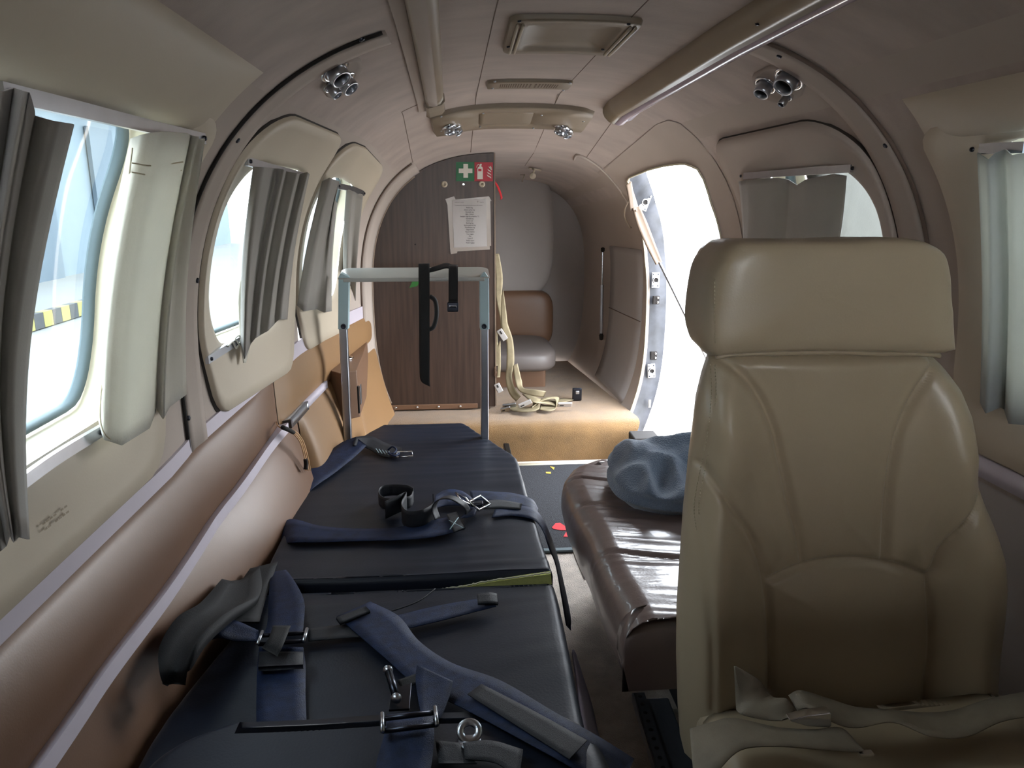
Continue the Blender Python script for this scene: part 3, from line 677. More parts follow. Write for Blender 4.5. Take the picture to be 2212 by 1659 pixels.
# carpeted ledge
def ledge():
    prf = [(2.735, .0), (2.735, .10), (2.742, .125), (2.755, .143), (2.775, .152), (2.80, .155)] + [(2.8 + (3.86 - 2.8) * i / 8, .155) for i in range(1, 9)]
    def f(u, v):
        k = v * (len(prf) - 1); i = min(int(k), len(prf) - 2); s = k - i; y = prf[i][0] * (1 - s) + prf[i + 1][0] * s; z = prf[i][1] * (1 - s) + prf[i + 1][1] * s
        xl = wallx(y, max(z, .02), -1, .01) ; xrr = wallx(y, max(z, .02), 1, .012)
        return np.array([xl + (xrr - xl) * u, y, z + .0015 * noise.noise(Vector((u * 9, v * 30, 0)))])
    return grid(f, 24, 26)
tag(mk('carpeted_ledge', *ledge(), M['carpet'], origin=(.2, 2.8, 0)), 'tan carpeted raised ledge across the rear of the cabin', 'ledge')
tag(mk('bracket', *boxv(onY(905, 926, 2.73) + np.array([0, -.004, 0]), (.30, .012, .016)), M['steel'], smooth=False, bevel=.002), 'dark flat bracket on the carpeted ledge at the mattress foot', 'bracket')
trim(([onZ(1050, 1004, .004), onZ(1345, 996, .004), onZ(1345, 1001, .004), onZ(1050, 1009, .004)], [(0, 1, 2, 3)]), M['creamw'], solid=.004)
# rear lavatory seat
lv = thing('rear_seat', 'low grey brown seat in the rear bay behind the harness', 'seat', (.36, 3.6, .155))
def padbox(c, s, r=.03, e=4.0, nu=28, nv=18, fn=None):
    c = np.array(c, float); s = np.array(s, float) / 2
    def sp_(x, p): return math.copysign(abs(x) ** p, x)
    def f(u, v):
        a = 2 * math.pi * u; b = math.pi * (v - .5); cb = sp_(math.cos(b), 2 / e); p = np.array([cb * sp_(math.cos(a), 2 / e), cb * sp_(math.sin(a), 2 / e), sp_(math.sin(b), 2 / e)]) * s
        q = c + p
        return q + (fn(q) if fn else 0)
    return grid(f, nu, nv, wrap=True)
a_ = onY(1130, 520, 3.78)
mk('backrest', *padbox((.355, 3.80, .83), (.34, .12, .62), e=3.2), M['grey'], lv)
tag(mk('lower_backrest', *padbox((.355, 3.79, .40), (.34, .13, .30), e=4), M['tan2'], lv), 'brown lower back cushion')
mk('seat_cushion', *padbox((.30, 3.45, .29), (.36, .50, .11), e=4), M['seatdark'], lv)
mk('base', *boxv((.28, 3.52, .19), (.30, .42, .10)), M['tan2'], lv, smooth=False, bevel=.01)
# lighter panel on the rear right lining and gas strut
struct('trim_40', plate(3.0, 3.42, 166, 214, .006, 6, 20), M['grey'])
trim(tube([S(y, 184, .008) for y in (3.0, 3.2, 3.42)], .002, 6, smooth=3), M['seam'])
gs = thing('gas_strut', 'thin metal gas strut on the rear right side lining', 'strut', hit(1300, 715, .02))
P0, P1 = hit(1302, 545, .02), hit(1299, 720, .02)
pm = P0 * .6 + P1 * .4
mk('cylinder', *cyl(pm, P1, .008, 12), M['alu'], gs); mk('rod', *cyl(P0, pm, .004, 10), M['chrome'], gs); mk('end_fitting', *lathe(P1, P1 - P0, [(.006, 0), (.011, .01), (.009, .03), (0, .035)], 12), M['dark'], gs)
mk('end_fitting', *lathe(P0, P0 - P1, [(.004, 0), (.009, .006), (.009, .02), (0, .024)], 12), M['dark'], gs)
hk = thing('coat_hook', 'small pale metal hook on the ceiling of the rear bay', 'hook', hit(1152, 370, .0))
pa = hit(1152, 364, .01)
mk('stem', *tube([hit(1145, 363, .0), hit(1153, 366, .015), hit(1153, 373, .03)], .004, 8, smooth=4), M['wallg'], hk)
mk('cross_bar', *tube([hit(1143, 363, .008), hit(1168, 368, .008)], .004, 8), M['wallg'], hk)
mk('disc', *lathe(hit(1151, 380, .035), (0, -1, -.3), [(.0, .004), (.013, .003), (.014, 0), (.012, -.003), (0, -.004)], 18), M['wallg'], hk)
mk('pin', *tube([hit(1125, 378, .01), hit(1133, 378, .02), hit(1128, 392, .03)], .003, 8), M['wallg'], hk)

# jamb hardware
for (px, py, s, lab) in ((1393, 437, 1.05, 'upper latch plate on the door jamb'), (1416, 605, 1.0, 'middle latch plate on the door jamb'), (1407, 801, .95, 'lower latch plate on the door jamb')):
    p = onY(px, py, 2.93 if py < 700 else yt(1389, 800)[0] - .016); rt = thing('latch_plate', lab + ', bare aluminium with a round socket', 'latch plate', p)
    an = {437: .35, 605: 0, 801: -.08}[py]; ca, sa = math.cos(an), math.sin(an)
    Rm = np.array([[ca, 0, sa], [0, 1, 0], [-sa, 0, ca]])
    mk('plate', *boxv(p, (.034 * s, .005, .062 * s), Rm), M['alu'], rt, smooth=False, bevel=.006)
    mk('socket', *lathe(p + np.array([0, -.0025, 0]), (0, -1, 0), [(.013 * s, 0), (.013 * s, .004), (.0095 * s, .005), (.009 * s, .001)], 20), M['chrome'], rt)
    mk('socket_core', *lathe(p + np.array([0, -.003, 0]), (0, -1, 0), [(.0092 * s, 0), (0, .001)], 16), M['dark'], rt)
    for dx, dz in ((-.010, .023), (.010, .023), (-.010, -.023), (.010, -.023)):
        q = p + Rm @ np.array([dx * s, -.003, dz * s]); mk('screw', *lathe(q, (0, -1, 0), [(.003, 0), (.0025, .0015), (0, .0015)], 8), M['steel'], rt)
for px, py in ((1417, 648), (1412, 768)):
    p = onY(px, py, 2.925 if py < 700 else yt(1391, 768)[0] - .012); rt = thing('hinge_bracket', 'small dark bracket on the door jamb ' + ('below the middle' if py < 700 else 'above the lower') + ' latch plate', 'bracket', p)
    mk('block', *boxv(p, (.026, .012, .034)), M['dark'], rt, smooth=False, bevel=.002)
    for dz in (-.009, .009): mk('screw', *lathe(p + np.array([.006, -.006, dz]), (0, -1, 0), [(.005, 0), (.004, .003), (0, .003)], 10), M['chrome'], rt)
p = onY(1403, 872, yt(1371, 870)[0] - .014)
tag(mk('slotted_plate', *boxv(p, (.012, .005, .034)), M['alu'], smooth=False, bevel=.005), 'narrow slotted plate low on the door jamb', 'plate')
ds = thing('door_support_rod', 'slanting metal door stay in a tan leather sleeve', 'door stay', onY(1360, 400, 2.86))
def tp_(a, Y): return onY(a[0], a[1], Y)
mk('upper_strap', *band([(tp_((1352, 400), 2.84), tp_((1364, 392), 2.84)), (tp_((1357, 425), 2.84), tp_((1368, 420), 2.84)), (tp_((1361, 455), 2.84), tp_((1371, 455), 2.84))], thick=.008), M['leath'], ds)
mk('leather_sleeve', *band([(tp_((1366, 450), 2.83), tp_((1382, 446), 2.83)), (tp_((1378, 490), 2.83), tp_((1398, 482), 2.83)), (tp_((1398, 535), 2.82), tp_((1415, 527), 2.82)), (tp_((1417, 572), 2.81), tp_((1430, 566), 2.81))], thick=.012, bow=.004), M['leath'], ds)
mk('snap_button', *lathe(tp_((1374, 455), 2.818), (0, -1, 0), [(.005, 0), (.004, .003), (0, .004)], 14), M['leath'], ds)
mk('rod', *cyl(tp_((1424, 566), 2.81), tp_((1530, 782), 2.76), .0055, 10), M['alu'], ds)
cb = tag(mk('cable_bead', *tube([hit(x, y, .012) for x, y in [(1357, 436), (1350, 452), (1350, 470), (1359, 488), (1363, 492)]], .0032, 6, smooth=5), M['wallg']), 'pale curled cord beside the top of the door opening', 'cord')
# buckle end on the ledge, right
ab = thing('anchor_buckle', 'grey belt buckle standing on the ledge near the door', 'buckle', onZ(1246, 868, .155))
pb = onZ(1246, 866, .155); mk('body', *boxv(pb + np.array([0, 0, .03]), (.040, .018, .055)), M['steel'], ab, smooth=False, bevel=.004)
mk('button', *boxv(pb + np.array([0, -.010, .04]), (.016, .006, .014)), M['alu'], ab, smooth=False, bevel=.002)
mk('webbing', *band([(pb + np.array([-.01, .0, .008]), pb + np.array([.015, .01, .008])), (onZ(1205, 862, .16), onZ(1210, 872, .16)), (onZ(1190, 876, .158), onZ(1196, 886, .158))]), M['tanweb'], ab)
# khaki harness
hn = thing('harness', 'tangled khaki safety harness hanging down and piled on the ledge', 'harness', onZ(1160, 880, .155))
def bY(Y, prs, m='tanweb', name='strap', th=.002):
    mk(name, *band([(onY(*a, Y + d), onY(*b, Y + d)) for a, b, d in prs], thick=th), M[m], hn)
bY(2.99, [((1068, 548), (1078, 548), 0), ((1070, 600), (1086, 598), 0), ((1071, 640), (1084, 650), 0), ((1080, 690), (1092, 688), -.01), ((1082, 720), (1096, 735), -.01)])
bY(2.96, [((1083, 640), (1087, 625), 0), ((1082, 690), (1094, 675), -.01), ((1085, 715), (1097, 700), -.01), ((1094, 740), (1108, 735), 0), ((1094, 790), (1111, 780), 0), ((1092, 820), (1106, 812), 0), ((1100, 850), (1112, 838), -.02), ((1115, 868), (1125, 856), -.05)])
bY(2.97, [((1064, 720), (1074, 716), 0), ((1066, 765), (1077, 765), 0), ((1068, 790), (1076, 790), 0)])
bY(2.95, [((1075, 745), (1081, 735), 0), ((1075, 790), (1082, 785), 0), ((1073, 815), (1080, 815), 0)])
bY(2.94, [((1108, 790), (1118, 785), 0), ((1112, 820), (1127, 822), 0), ((1122, 845), (1132, 838), -.03), ((1150, 855), (1160, 842), -.06), ((1175, 858), (1180, 845), -.06)])
def pile(prs): mk('strap', *band([(onZ(*a, .155 + z), onZ(*b, .155 + z)) for a, b, z in prs], thick=.002), M['tanweb'], hn)
pile([((1090, 880), (1098, 870), .01), ((1110, 888), (1120, 878), .012), ((1140, 890), (1142, 880), .02), ((1165, 882), (1155, 872), .03), ((1160, 862), (1150, 866), .04)])
pile([((1128, 852), (1135, 842), .04), ((1150, 868), (1158, 858), .05), ((1180, 872), (1180, 862), .03), ((1202, 878), (1204, 866), .02)])
pile([((1165, 885), (1168, 873), .015), ((1185, 888), (1186, 876), .015), ((1200, 882), (1203, 870), .02), ((1198, 862), (1206, 858), .04), ((1170, 866), (1180, 858), .045), ((1150, 880), (1152, 866), .03)])
for (x, y, z, an, w_) in ((1085, 723, None, -1.0, .05), (1077, 838, None, -1.1, .04), (1100, 876, .03, .1, .055), (1134, 872, .045, .4, .055), (1220, 874, .03, .0, .06), (1092, 884, .02, .2, .04)):
    p = onY(x, y, 2.93) if z is None else onZ(x, y, .155 + z); ca, sa = math.cos(an), math.sin(an)
    Rm = np.array([[ca, 0, -sa], [0, 1, 0], [sa, 0, ca]])
    if z is not None: Rm = Rm @ np.array([[1, 0, 0], [0, .8, -.6], [0, .6, .8]])
    b_ = mk('buckle', *boxv(p, (w_, .008, .024), Rm), M['white'] if z is None or x > 1110 else M['alu'], hn, smooth=False, bevel=.003)
    mk('buckle_slot', *boxv(p + Rm @ np.array([-w_ * .22, -.0045, 0]), (w_ * .28, .002, .006), Rm), M['dark'], b_, smooth=False)
# spring like coil at the partition edge
mk('spring', *tube([onY(1070 + 2.5 * math.cos(k * 1.3), 792 + k * .55, 2.95 + .006 * math.sin(k * 1.3)) for k in range(40)], .0012, 5), M['tan2'], hn)

# ------------------------------------------------------------------ arm rest box with ashtray
bx = thing('armrest_box', 'brown leather drink holder box on the left wall by the metal bar', 'drink holder', onZ(740, 900, .36))
zt = .478
tp = [(697, 797), (712, 770), (745, 745), (786, 716), (798, 720), (785, 765), (770, 800), (735, 806)]
topP = [onZ(x, y, zt) for x, y in tp]
for q in topP:
    xw = wallx(min(q[1], 2.9), zt, -1, -.01); q[0] = max(q[0], xw)
botP = [np.array([p[0] + .004 - (0.02 if i in (2, 3, 4) else 0), p[1] - (.0 if i not in (2, 3, 4) else .35 * (p[1] - topP[0][1])), .325]) for i, p in enumerate(topP)]
n_ = len(topP)
V = topP + botP; Fc = [tuple(range(n_)), tuple(range(n_, 2 * n_))[::-1]] + [(i, n_ + i, n_ + (i + 1) % n_, (i + 1) % n_) for i in range(n_)]
mk('body', V, Fc, M['tan2'], bx, smooth=True, bevel=.008)
mk('cup_ring', *lathe(onZ(744, 774, zt + .001), (0, 0, 1), [(.030, 0), (.031, .004), (.027, .005), (.0255, .001), (.0255, -.02)], 28), M['chrome'], bx)
mk('cup_well', *lathe(onZ(744, 774, zt - .002), (0, 0, 1), [(.0262, .0035), (0, .0035)], 28), M['dark'], bx)
e0, e1 = onY(771, 838, 2.24), onY(771, 892, 2.24)
mk('ashtray_slot', *boxv((e0 + e1) / 2 + np.array([.004, .01, 0]), (.005, .016, .085)), M['dark'], bx, smooth=False)
mk('ashtray_lid', *boxv((e0 + e1) / 2 + np.array([.009, .03, .012]), (.003, .03, .06)), M['alu'], bx, smooth=False, bevel=.001)
# wire loop
wl = thing('wire_loop', 'beige wires with black sleeves looping out over the left trim strip', 'wires', hit(600, 915, .03))
for k, (dx, dy) in enumerate(((0, 0), (3, -1), (6, -3))):
    pts = [hit(597, 912, .012), hit(603, 922, .04), hit(618, 925, .05), hit(633 + dx, 936 + dy, .055), hit(648 + dx, 955 + dy, .06), hit(657 + dx * 1.2, 985, .06), hit(661 + dx * 1.6, 1016, .055)]
    mk('wire', *tube(pts, .0018, 6, smooth=6), M['copper'], wl)
mk('sleeve', *tube([hit(610, 923, .052), hit(622, 928, .056), hit(634, 934, .056)], .0055, 8, smooth=3), M['dark'], wl)
mk('sleeve', *tube([hit(660, 992, .062), hit(661, 1004, .06), hit(660, 1014, .058)], .0055, 8, smooth=3), M['dark'], wl)

# ------------------------------------------------------------------ metal bar frame over the stretcher foot
fr = thing('support_frame', 'upright aluminium frame with blue grey brackets over the mattress foot', 'frame', (-.12, 2.24, 0))
YF = 2.24
def zpx(py, Y=YF): return float(onY(900, py, Y)[2])
for xt_, xb, nm in ((-.345, -.352, 'l'), (.098, .106, 'r')):
    xa = float(onY(742 if nm == 'l' else 1046, 712, YF)[0]); xbt = float(onY(751 if nm == 'l' else 1047, 945, YF)[0])
    xtp = float(onY(742 if nm == 'l' else 1045, 600, YF)[0])
    zb = 0.02; xe = xbt + (xbt - xa) * .5
    P = [np.array([xa, YF, zpx(700)]), np.array([xe, YF, zb])]
    ww, dd = .012, .014
    V = []
    for q in P:
        for sx_, sy_ in ((-1, -1), (1, -1), (1, 1), (-1, 1)): V.append(q + np.array([sx_ * ww, sy_ * dd, 0]))
    mk('post', V, [(0, 1, 5, 4), (1, 2, 6, 5), (2, 3, 7, 6), (3, 0, 4, 7), (0, 3, 2, 1), (4, 5, 6, 7)], M['alu'], fr, smooth=False, bevel=.004)
    s = -1 if nm == 'l' else 1
    def bp(px, py): return onY(px, py, YF - .018)
    poly = ([(730, 712), (752, 712), (753, 612), (757, 600), (736, 590), (731, 600)] if nm == 'l' else [(1037, 712), (1057, 712), (1056, 600), (1048, 588), (1034, 600), (1036, 612)])
    V, Fc = prism([bp(*q) for q in poly], (0, .034, 0)); mk('bracket', V, Fc, M['bluegrey'], fr, smooth=False, bevel=.002)
    mk('bolt', *lathe(bp(742 if nm == 'l' else 1046, 705), (0, -1, 0), [(.008, 0), (.008, .003), (.005, .004), (.004, .002), (0, .002)], 16), M['steel'], fr)
# top bar: a shallow plate with rounded corners
zt0 = zpx(598); y0_, y1_ = YF - .02, YF + .09
xl_, xr_ = float(onY(732, 598, YF)[0]), float(onY(1057, 598, YF)[0])
def topbar():
    poly = []
    for cx, cy, a0 in ((xl_ + .03, y1_ - .03, 180), (xr_ - .03, y1_ - .03, 90)):
        for k in range(7): a = math.radians(a0 - 90 * k / 6); poly.append(np.array([cx + .03 * math.cos(a), cy + .03 * math.sin(a), 0]))
    poly += [np.array([xr_, y0_, 0]), np.array([xl_, y0_, 0])]
    return [p + np.array([0, 0, zt0 + (p[1] - y0_) * .18]) for p in poly]
V, Fc = prism(topbar(), (0, 0, -.004)); mk('top_plate', V, Fc, M['clearp'], fr, smooth=False)
mk('front_bar', *boxv(((xl_ + xr_) / 2, y0_, zt0 - .006), (xr_ - xl_ - .03, .006, .012)), M['clearp'], fr, smooth=False, bevel=.002)
# black straps over the bar
sb = thing('hanging_strap', 'long black strap with pointed end hung over the metal bar', 'strap', onY(916, 600, YF - .03))
yb = YF - .035
mk('webbing', *band([(onY(905, 572, yb + .03), onY(927, 570, yb + .03)), (onY(904, 582, yb), onY(928, 582, yb)), (onY(905, 700, yb), onY(928, 700, yb)), (onY(906, 790, yb), onY(928, 790, yb)), (onY(909, 822, yb), onY(928, 822, yb)), (onY(926, 834, yb), onY(929, 835, yb))]), M['blackweb'], sb)
mk('loop', *tube([onY(928, 640, yb + .01), onY(940, 650, yb + .01), onY(943, 680, yb + .01), onY(937, 705, yb + .01), onY(927, 712, yb + .01)], .007, 8, smooth=5), M['blackweb'], sb)
mk('upper_fold', *band([(onY(925, 580, yb + .03), onY(925, 590, yb + .03)), (onY(945, 574, yb + .05), onY(945, 584, yb + .03)), (onY(965, 569, yb + .06), onY(967, 579, yb + .03)), (onY(985, 576, yb + .04), onY(985, 590, yb + .02))], thick=.003), M['blackweb'], sb)
sb2 = thing('hanging_strap', 'short black strap with buckle hung over the metal bar', 'strap', onY(978, 600, YF - .03))
mk('webbing', *band([(onY(970, 572, yb + .04), onY(989, 572, yb + .04)), (onY(969, 584, yb), onY(989, 584, yb)), (onY(969, 655, yb), onY(989, 655, yb))]), M['blackweb'], sb2)
q = onY(978, 663, yb - .004); mk('buckle', *boxv(q, (.034, .010, .030)), M['steel'], sb2, smooth=False, bevel=.004)
mk('buckle_bar', *boxv(q + np.array([0, -.006, .002]), (.022, .004, .006)), M['chrome'], sb2, smooth=False, bevel=.001)

# ------------------------------------------------------------------ stretcher mattress
def pad(left, right, ztop, thick, r, fn=None, nu=60, n=6, endr=None, tilt=0.0):
    """left/right: lists of (x,y) at matching rows, near to far"""
    Lp = cr_([np.array([*p, 0]) for p in left], n); Rp = cr_([np.array([*p, 0]) for p in right], n); m = len(Lp)
    ends = [(0, 1.0)]; cols = [(0.012, -thick), (0, -thick * .6), (0, -r), (r * .08, -r * .6), (r * .3, -r * .28), (r * .62, -r * .08), (r, 0)]
    rows = []
    def rowpts(a, b, dz, sh):
        w_ = np.linalg.norm(b - a); d = (b - a) / w_; out = []
        for ins, h in cols: out.append(a + d * ins + np.array([0, 0, ztop + min(h, 0) + dz if h > -thick + 1e-6 else ztop - thick]))
        for k in range(1, nu): s = r + (w_ - 2 * r) * k / nu; out.append(a + d * s + np.array([0, 0, ztop + dz]))
        for ins, h in cols[::-1]: out.append(b - d * ins + np.array([0, 0, ztop + min(h, 0) + dz if h > -thick + 1e-6 else ztop - thick]))
        return out
    def dirv(i): 
        d = (Lp[min(i + 1, m - 1)] + Rp[min(i + 1, m - 1)] - Lp[max(i - 1, 0)] - Rp[max(i - 1, 0)]); return d / np.linalg.norm(d)
    d0, d1 = dirv(0), dirv(m - 1)
    for ins, h in cols[:-1]:
        if h <= -r: rr_ = [q if q[2] < ztop - thick + 1e-6 else q for q in rowpts(Lp[0], Rp[0], 0, 0)]; rows.append([np.array([q[0], q[1], ztop + max(h, -thick) if q[2] > ztop + h else q[2]]) for q in rr_])
        else: rows.append([np.array([q[0], q[1], min(q[2], ztop + h)]) + d0 * ins for q in rowpts(Lp[0], Rp[0], 0, 0)])
    for i in range(m): rows.append([q + (d0 * r if i == 0 else -d1 * r if i == m - 1 else 0) for q in rowpts(Lp[i], Rp[i], 0, 0)])
    for ins, h in cols[:-1][::-1]:
        if h <= -r: rows.append([np.array([q[0], q[1], min(q[2], ztop + h)]) for q in rowpts(Lp[-1], Rp[-1], 0, 0)])
        else: rows.append([np.array([q[0], q[1], min(q[2], ztop + h)]) - d1 * ins for q in rowpts(Lp[-1], Rp[-1], 0, 0)])
    if fn: rows = [[q + fn(q) * (1 if q[2] > ztop - thick * .9 else 0) for q in rw] for rw in rows]
    k = len(rows[0]); V = [q for rw in rows for q in rw]
    Fc = [(i * k + j, i * k + j + 1, (i + 1) * k + j + 1, (i + 1) * k + j) for i in range(len(rows) - 1) for j in range(k - 1)]
    return V, Fc
def nz_(x, y, z=0): return noise.noise(Vector((x, y, z)))
def wrinkle1(q):
    x, y = q[0], q[1]; e = max(0, min(1, (x + .2) / .3))
    a = .0025 * (abs(nz_(x * 1.8, y * 26)) ** .8) * (.35 + e) - .004 * math.exp(-((y - 1.55) / .06) ** 2) * math.exp(-((x + .1) / .12) ** 2)
    return np.array([0, 0, a * 1.6 + .004 * nz_(x * 5, y * 5, 3)])
ZB = .262
st = thing('stretcher', 'long navy vinyl stretcher mattress in three pads along the left side', 'stretcher', (-.1, 1.4, 0))
L1 = [(-.392, 1.362), (-.392, 1.5), (-.392, 1.7), (-.39, 1.9), (-.375, 2.06), (-.335, 2.2), (-.285, 2.32), (-.24, 2.42)]
R1 = [(.196, 1.362), (.192, 1.5), (.188, 1.7), (.186, 1.9), (.182, 2.05), (.14, 2.16), (.085, 2.29), (.035, 2.42)]
mk('foot_pad', *pad(L1, R1, ZB, .055, .012, wrinkle1, n=16), M['vinyl'], st)
L2 = [(-.44, .80), (-.44, .95), (-.42, 1.1), (-.392, 1.25), (-.392, 1.345)]
R2 = [(.186, .80), (.184, .9), (.19, 1.1), (.195, 1.25), (.196, 1.345)]
def wrinkle2(q):
    x, y = q[0], q[1]
    return np.array([0, 0, -.004 + .005 * nz_(x * 4, y * 6, 1) + .0022 * abs(nz_(x * 2 + y * 7, y * 14 - x * 6)) - .006 * max(0, (y - 1.28) / .06)])
mk('middle_pad', *pad(L2, R2, ZB - .004, .055, .016, wrinkle2, n=16), M['vinyl'], st)
L3 = [(-.43, .30), (-.43, .5), (-.43, .7), (-.41, .86), (-.33, .925)]
R3_ = [(.22, .30), (.215, .5), (.205, .7), (.19, .86), (.14, .925)]
mk('head_pad', *pad(L3, R3_, ZB + .028, .085, .03, lambda q: np.array([0, 0, .008 * nz_(q[0] * 5, q[1] * 6, 8)]), n=12), M['vinyl'], st)
# torn seam with yellow foam
tf = [onZ(x, y, ZB + .004) for x, y in [(1000, 1268), (1040, 1262), (1100, 1250), (1160, 1241), (1188, 1240), (1192, 1252), (1160, 1266), (1100, 1270), (1040, 1272)]]
yf = 1.352
def fz(px, py): return onY(px, py, yf)
tfp = [fz(985, 1273), fz(1060, 1258), fz(1120, 1249), (fz(1190, 1240)), fz(1192, 1262), fz(1150, 1268), fz(1060, 1274)]
V, Fc = prism(tfp, (0, .012, 0)); mk('exposed_foam', V, Fc, M['foam'], st, smooth=False)
fr_pts = [onY(x, y + random.uniform(-1.5, 1.5), yf - .003) for x, y in zip(np.linspace(930, 1190, 60), np.interp(np.linspace(930, 1190, 60), [930, 990, 1060, 1120, 1190], [1276, 1268, 1254, 1246, 1236]))]
mk('torn_fringe', *tube(fr_pts, .0016, 5), M['creamw'], st)
mk('loose_thread', *tube([onZ(*p, ZB + .006) for p in [(940, 1272), (925, 1284), (905, 1298), (870, 1312), (825, 1326)]], .0015, 5, smooth=5), M['webd'], st)
# frame and pale cover under it
mk('frame_rail', *cat(boxv((.176, 1.35, .175), (.02, 2.05, .05)), boxv((-.37, 1.35, .175), (.02, 1.5, .05))), M['steel'], st, smooth=False, bevel=.004)['kind'] = 'stuff'
mk('base_box', *boxv((-.11, 1.30, .09), (.50, 1.9, .16)), M['webd'], st, smooth=False, bevel=.01)
cvr = [(onZ(1236, 1405, .20), onZ(1240, 1405, .20)), (onZ(1243, 1450, .19), onZ(1254, 1450, .16)), (onZ(1252, 1520, .20), onZ(1276, 1520, .14)), (onZ(1262, 1590, .20), onZ(1292, 1590, .12)), (onZ(1275, 1700, .20), onZ(1320, 1700, .1))]
tag(mk('side_cover', *band(cvr, thick=.004), M['ribsheet'], st), 'pale lilac ribbed cover')
# eyelet plate
ey = onZ(1014, 1580, ZB + .034)
mk('eyelet', *cat(lathe(ey, (0, -.5, .86), [(.008, 0), (.008, .003), (.017, .003), (.018, 0), (.017, -.003), (.008, -.003)], 24), boxv(ey + np.array([0, -.016, -.006]), (.03, .03, .003))), M['alu'], st)

# ------------------------------------------------------------------ straps on the mattress
def strap(label, parts, loc, extra=None, group=None):
    rt = thing('strap', label, 'strap', loc)
    for nm, vf, m in parts: mk(nm, *vf, M[m], rt)
    return rt
def chrome_loop(rt, p, w_, h_, rz=0, tilt=.3, m='chrome', r=.0022, name='buckle'):
    c, s = math.cos(rz), math.sin(rz); P = []
    for (x, y) in ((-1, -1), (1, -1), (1, 1), (-1, 1), (-1, -1), (0, -1)):
        v = np.array([x * w_ / 2, y * h_ / 2 * math.cos(tilt), y * h_ / 2 * math.sin(tilt)]); P.append(np.array(p) + np.array([c * v[0] - s * v[1], s * v[0] + c * v[1], v[2]]))
    return mk(name, *tube(P, r, 8), M[m], rt)
z0 = ZB + .006
s_a = strap('blue strap over the foot of the mattress ending in a chrome D buckle', [
    ('webbing', band([(onZ(612, 1075, .22), onZ(640, 1110, .20)), (onZ(640, 1030, .265), onZ(668, 1062, .262)), (onZ(690, 992, .275), onZ(722, 1022, .268)), (onZ(735, 958, .29), onZ(768, 985, .275)), (onZ(768, 944, .30), onZ(792, 962, .285))]), 'web'),
    ('webbing_end', band([(onZ(768, 944, .302), onZ(762, 962, .290)), (onZ(800, 942, .292), onZ(792, 968, .275)), (onZ(835, 958, .275), onZ(822, 984, .268)), (onZ(868, 968, .272), onZ(858, 990, .268))]), 'webd')],
    onZ(770, 960, ZB))
chrome_loop(s_a, onZ(874, 981, z0 + .006), .045, .026, .1, .25)
for k in range(5): mk('stitching', *tube([onZ(812 + k * 7, 969 + k * 1.5, z0 + .007), onZ(818 + k * 7, 978 + k * 1.5, z0 + .007)], .0011, 5), M['bluegrey'], s_a)
mk('cord_end', *tube([onZ(838, 972, z0 + .01), onZ(848, 965, z0 + .02), onZ(856, 972, z0 + .014), onZ(848, 980, z0 + .01), onZ(838, 978, z0 + .01), onZ(852, 985, z0 + .01), onZ(862, 980, z0 + .01)], .003, 6, smooth=4), M['web'], s_a)
s_b = strap('navy cross strap lying over the mattress, left end dropping down the side', [
    ('webbing', band([(onZ(575, 1165, .20), onZ(585, 1190, .20)), (onZ(592, 1150, .24), onZ(604, 1178, .23)), (onZ(626, 1122, .272), onZ(630, 1172, .270)), (onZ(690, 1136, .271), onZ(700, 1171, .271)), (onZ(760, 1142, .270), onZ(790, 1168, .270)), (onZ(850, 1140, .271), onZ(870, 1166, .271)), (onZ(930, 1125, .272), onZ(945, 1158, .272)), (onZ(985, 1114, .276), onZ(1004, 1143, .274))]), 'web'),
    ('sewn_end', band([(onZ(965, 1112, .281), onZ(980, 1150, .278)), (onZ(986, 1106, .283), onZ(1006, 1140, .279))], thick=.003), 'webd')], onZ(780, 1150, ZB))
for a, b in (((970, 1124), (1000, 1140)), ((972, 1143), (990, 1118))): mk('stitching', *tube([onZ(*a, .286), onZ(*b, .284)], .0012, 5), M['bluegrey'], s_b)
# curled loops: webbing on edge
zc = ZB + .028
def onedge(px, z=zc, wid=.042, th=.002, lean=(0, 0, 1)):
    return ribbon([onZ(x, y, zz) for x, y, zz in px], lean, wid, thick=th, n=8)
s_c = strap('dark navy strap curled in loops at the middle of the mattress', [
    ('loop_webbing', onedge([(893, 1066, zc), (880, 1060, zc), (850, 1058, zc), (825, 1062, zc), (818, 1074, zc), (828, 1086, zc), (855, 1090, zc), (885, 1084, zc), (893, 1072, zc)], wid=.030), 'webd'),
    ('curl_webbing', onedge([(832, 1102, zc), (862, 1088, zc + .004), (878, 1082, zc + .005), (868, 1105, zc), (880, 1122, zc), (912, 1120, zc), (935, 1106, zc), (936, 1086, zc + .02)], wid=.044), 'webd'),
    ('arch_webbing', ribbon([onZ(945, 1120, ZB + .02), onZ(938, 1095, ZB + .045), onZ(950, 1078, ZB + .09) , onZ(975, 1075, ZB + .105), onZ(1000, 1088, ZB + .085), onZ(1010, 1100, ZB + .045), onZ(1010, 1108, ZB + .02)], (.25, 1, -.25), .042, thick=.002, n=8), 'webd')], onZ(900, 1100, ZB))
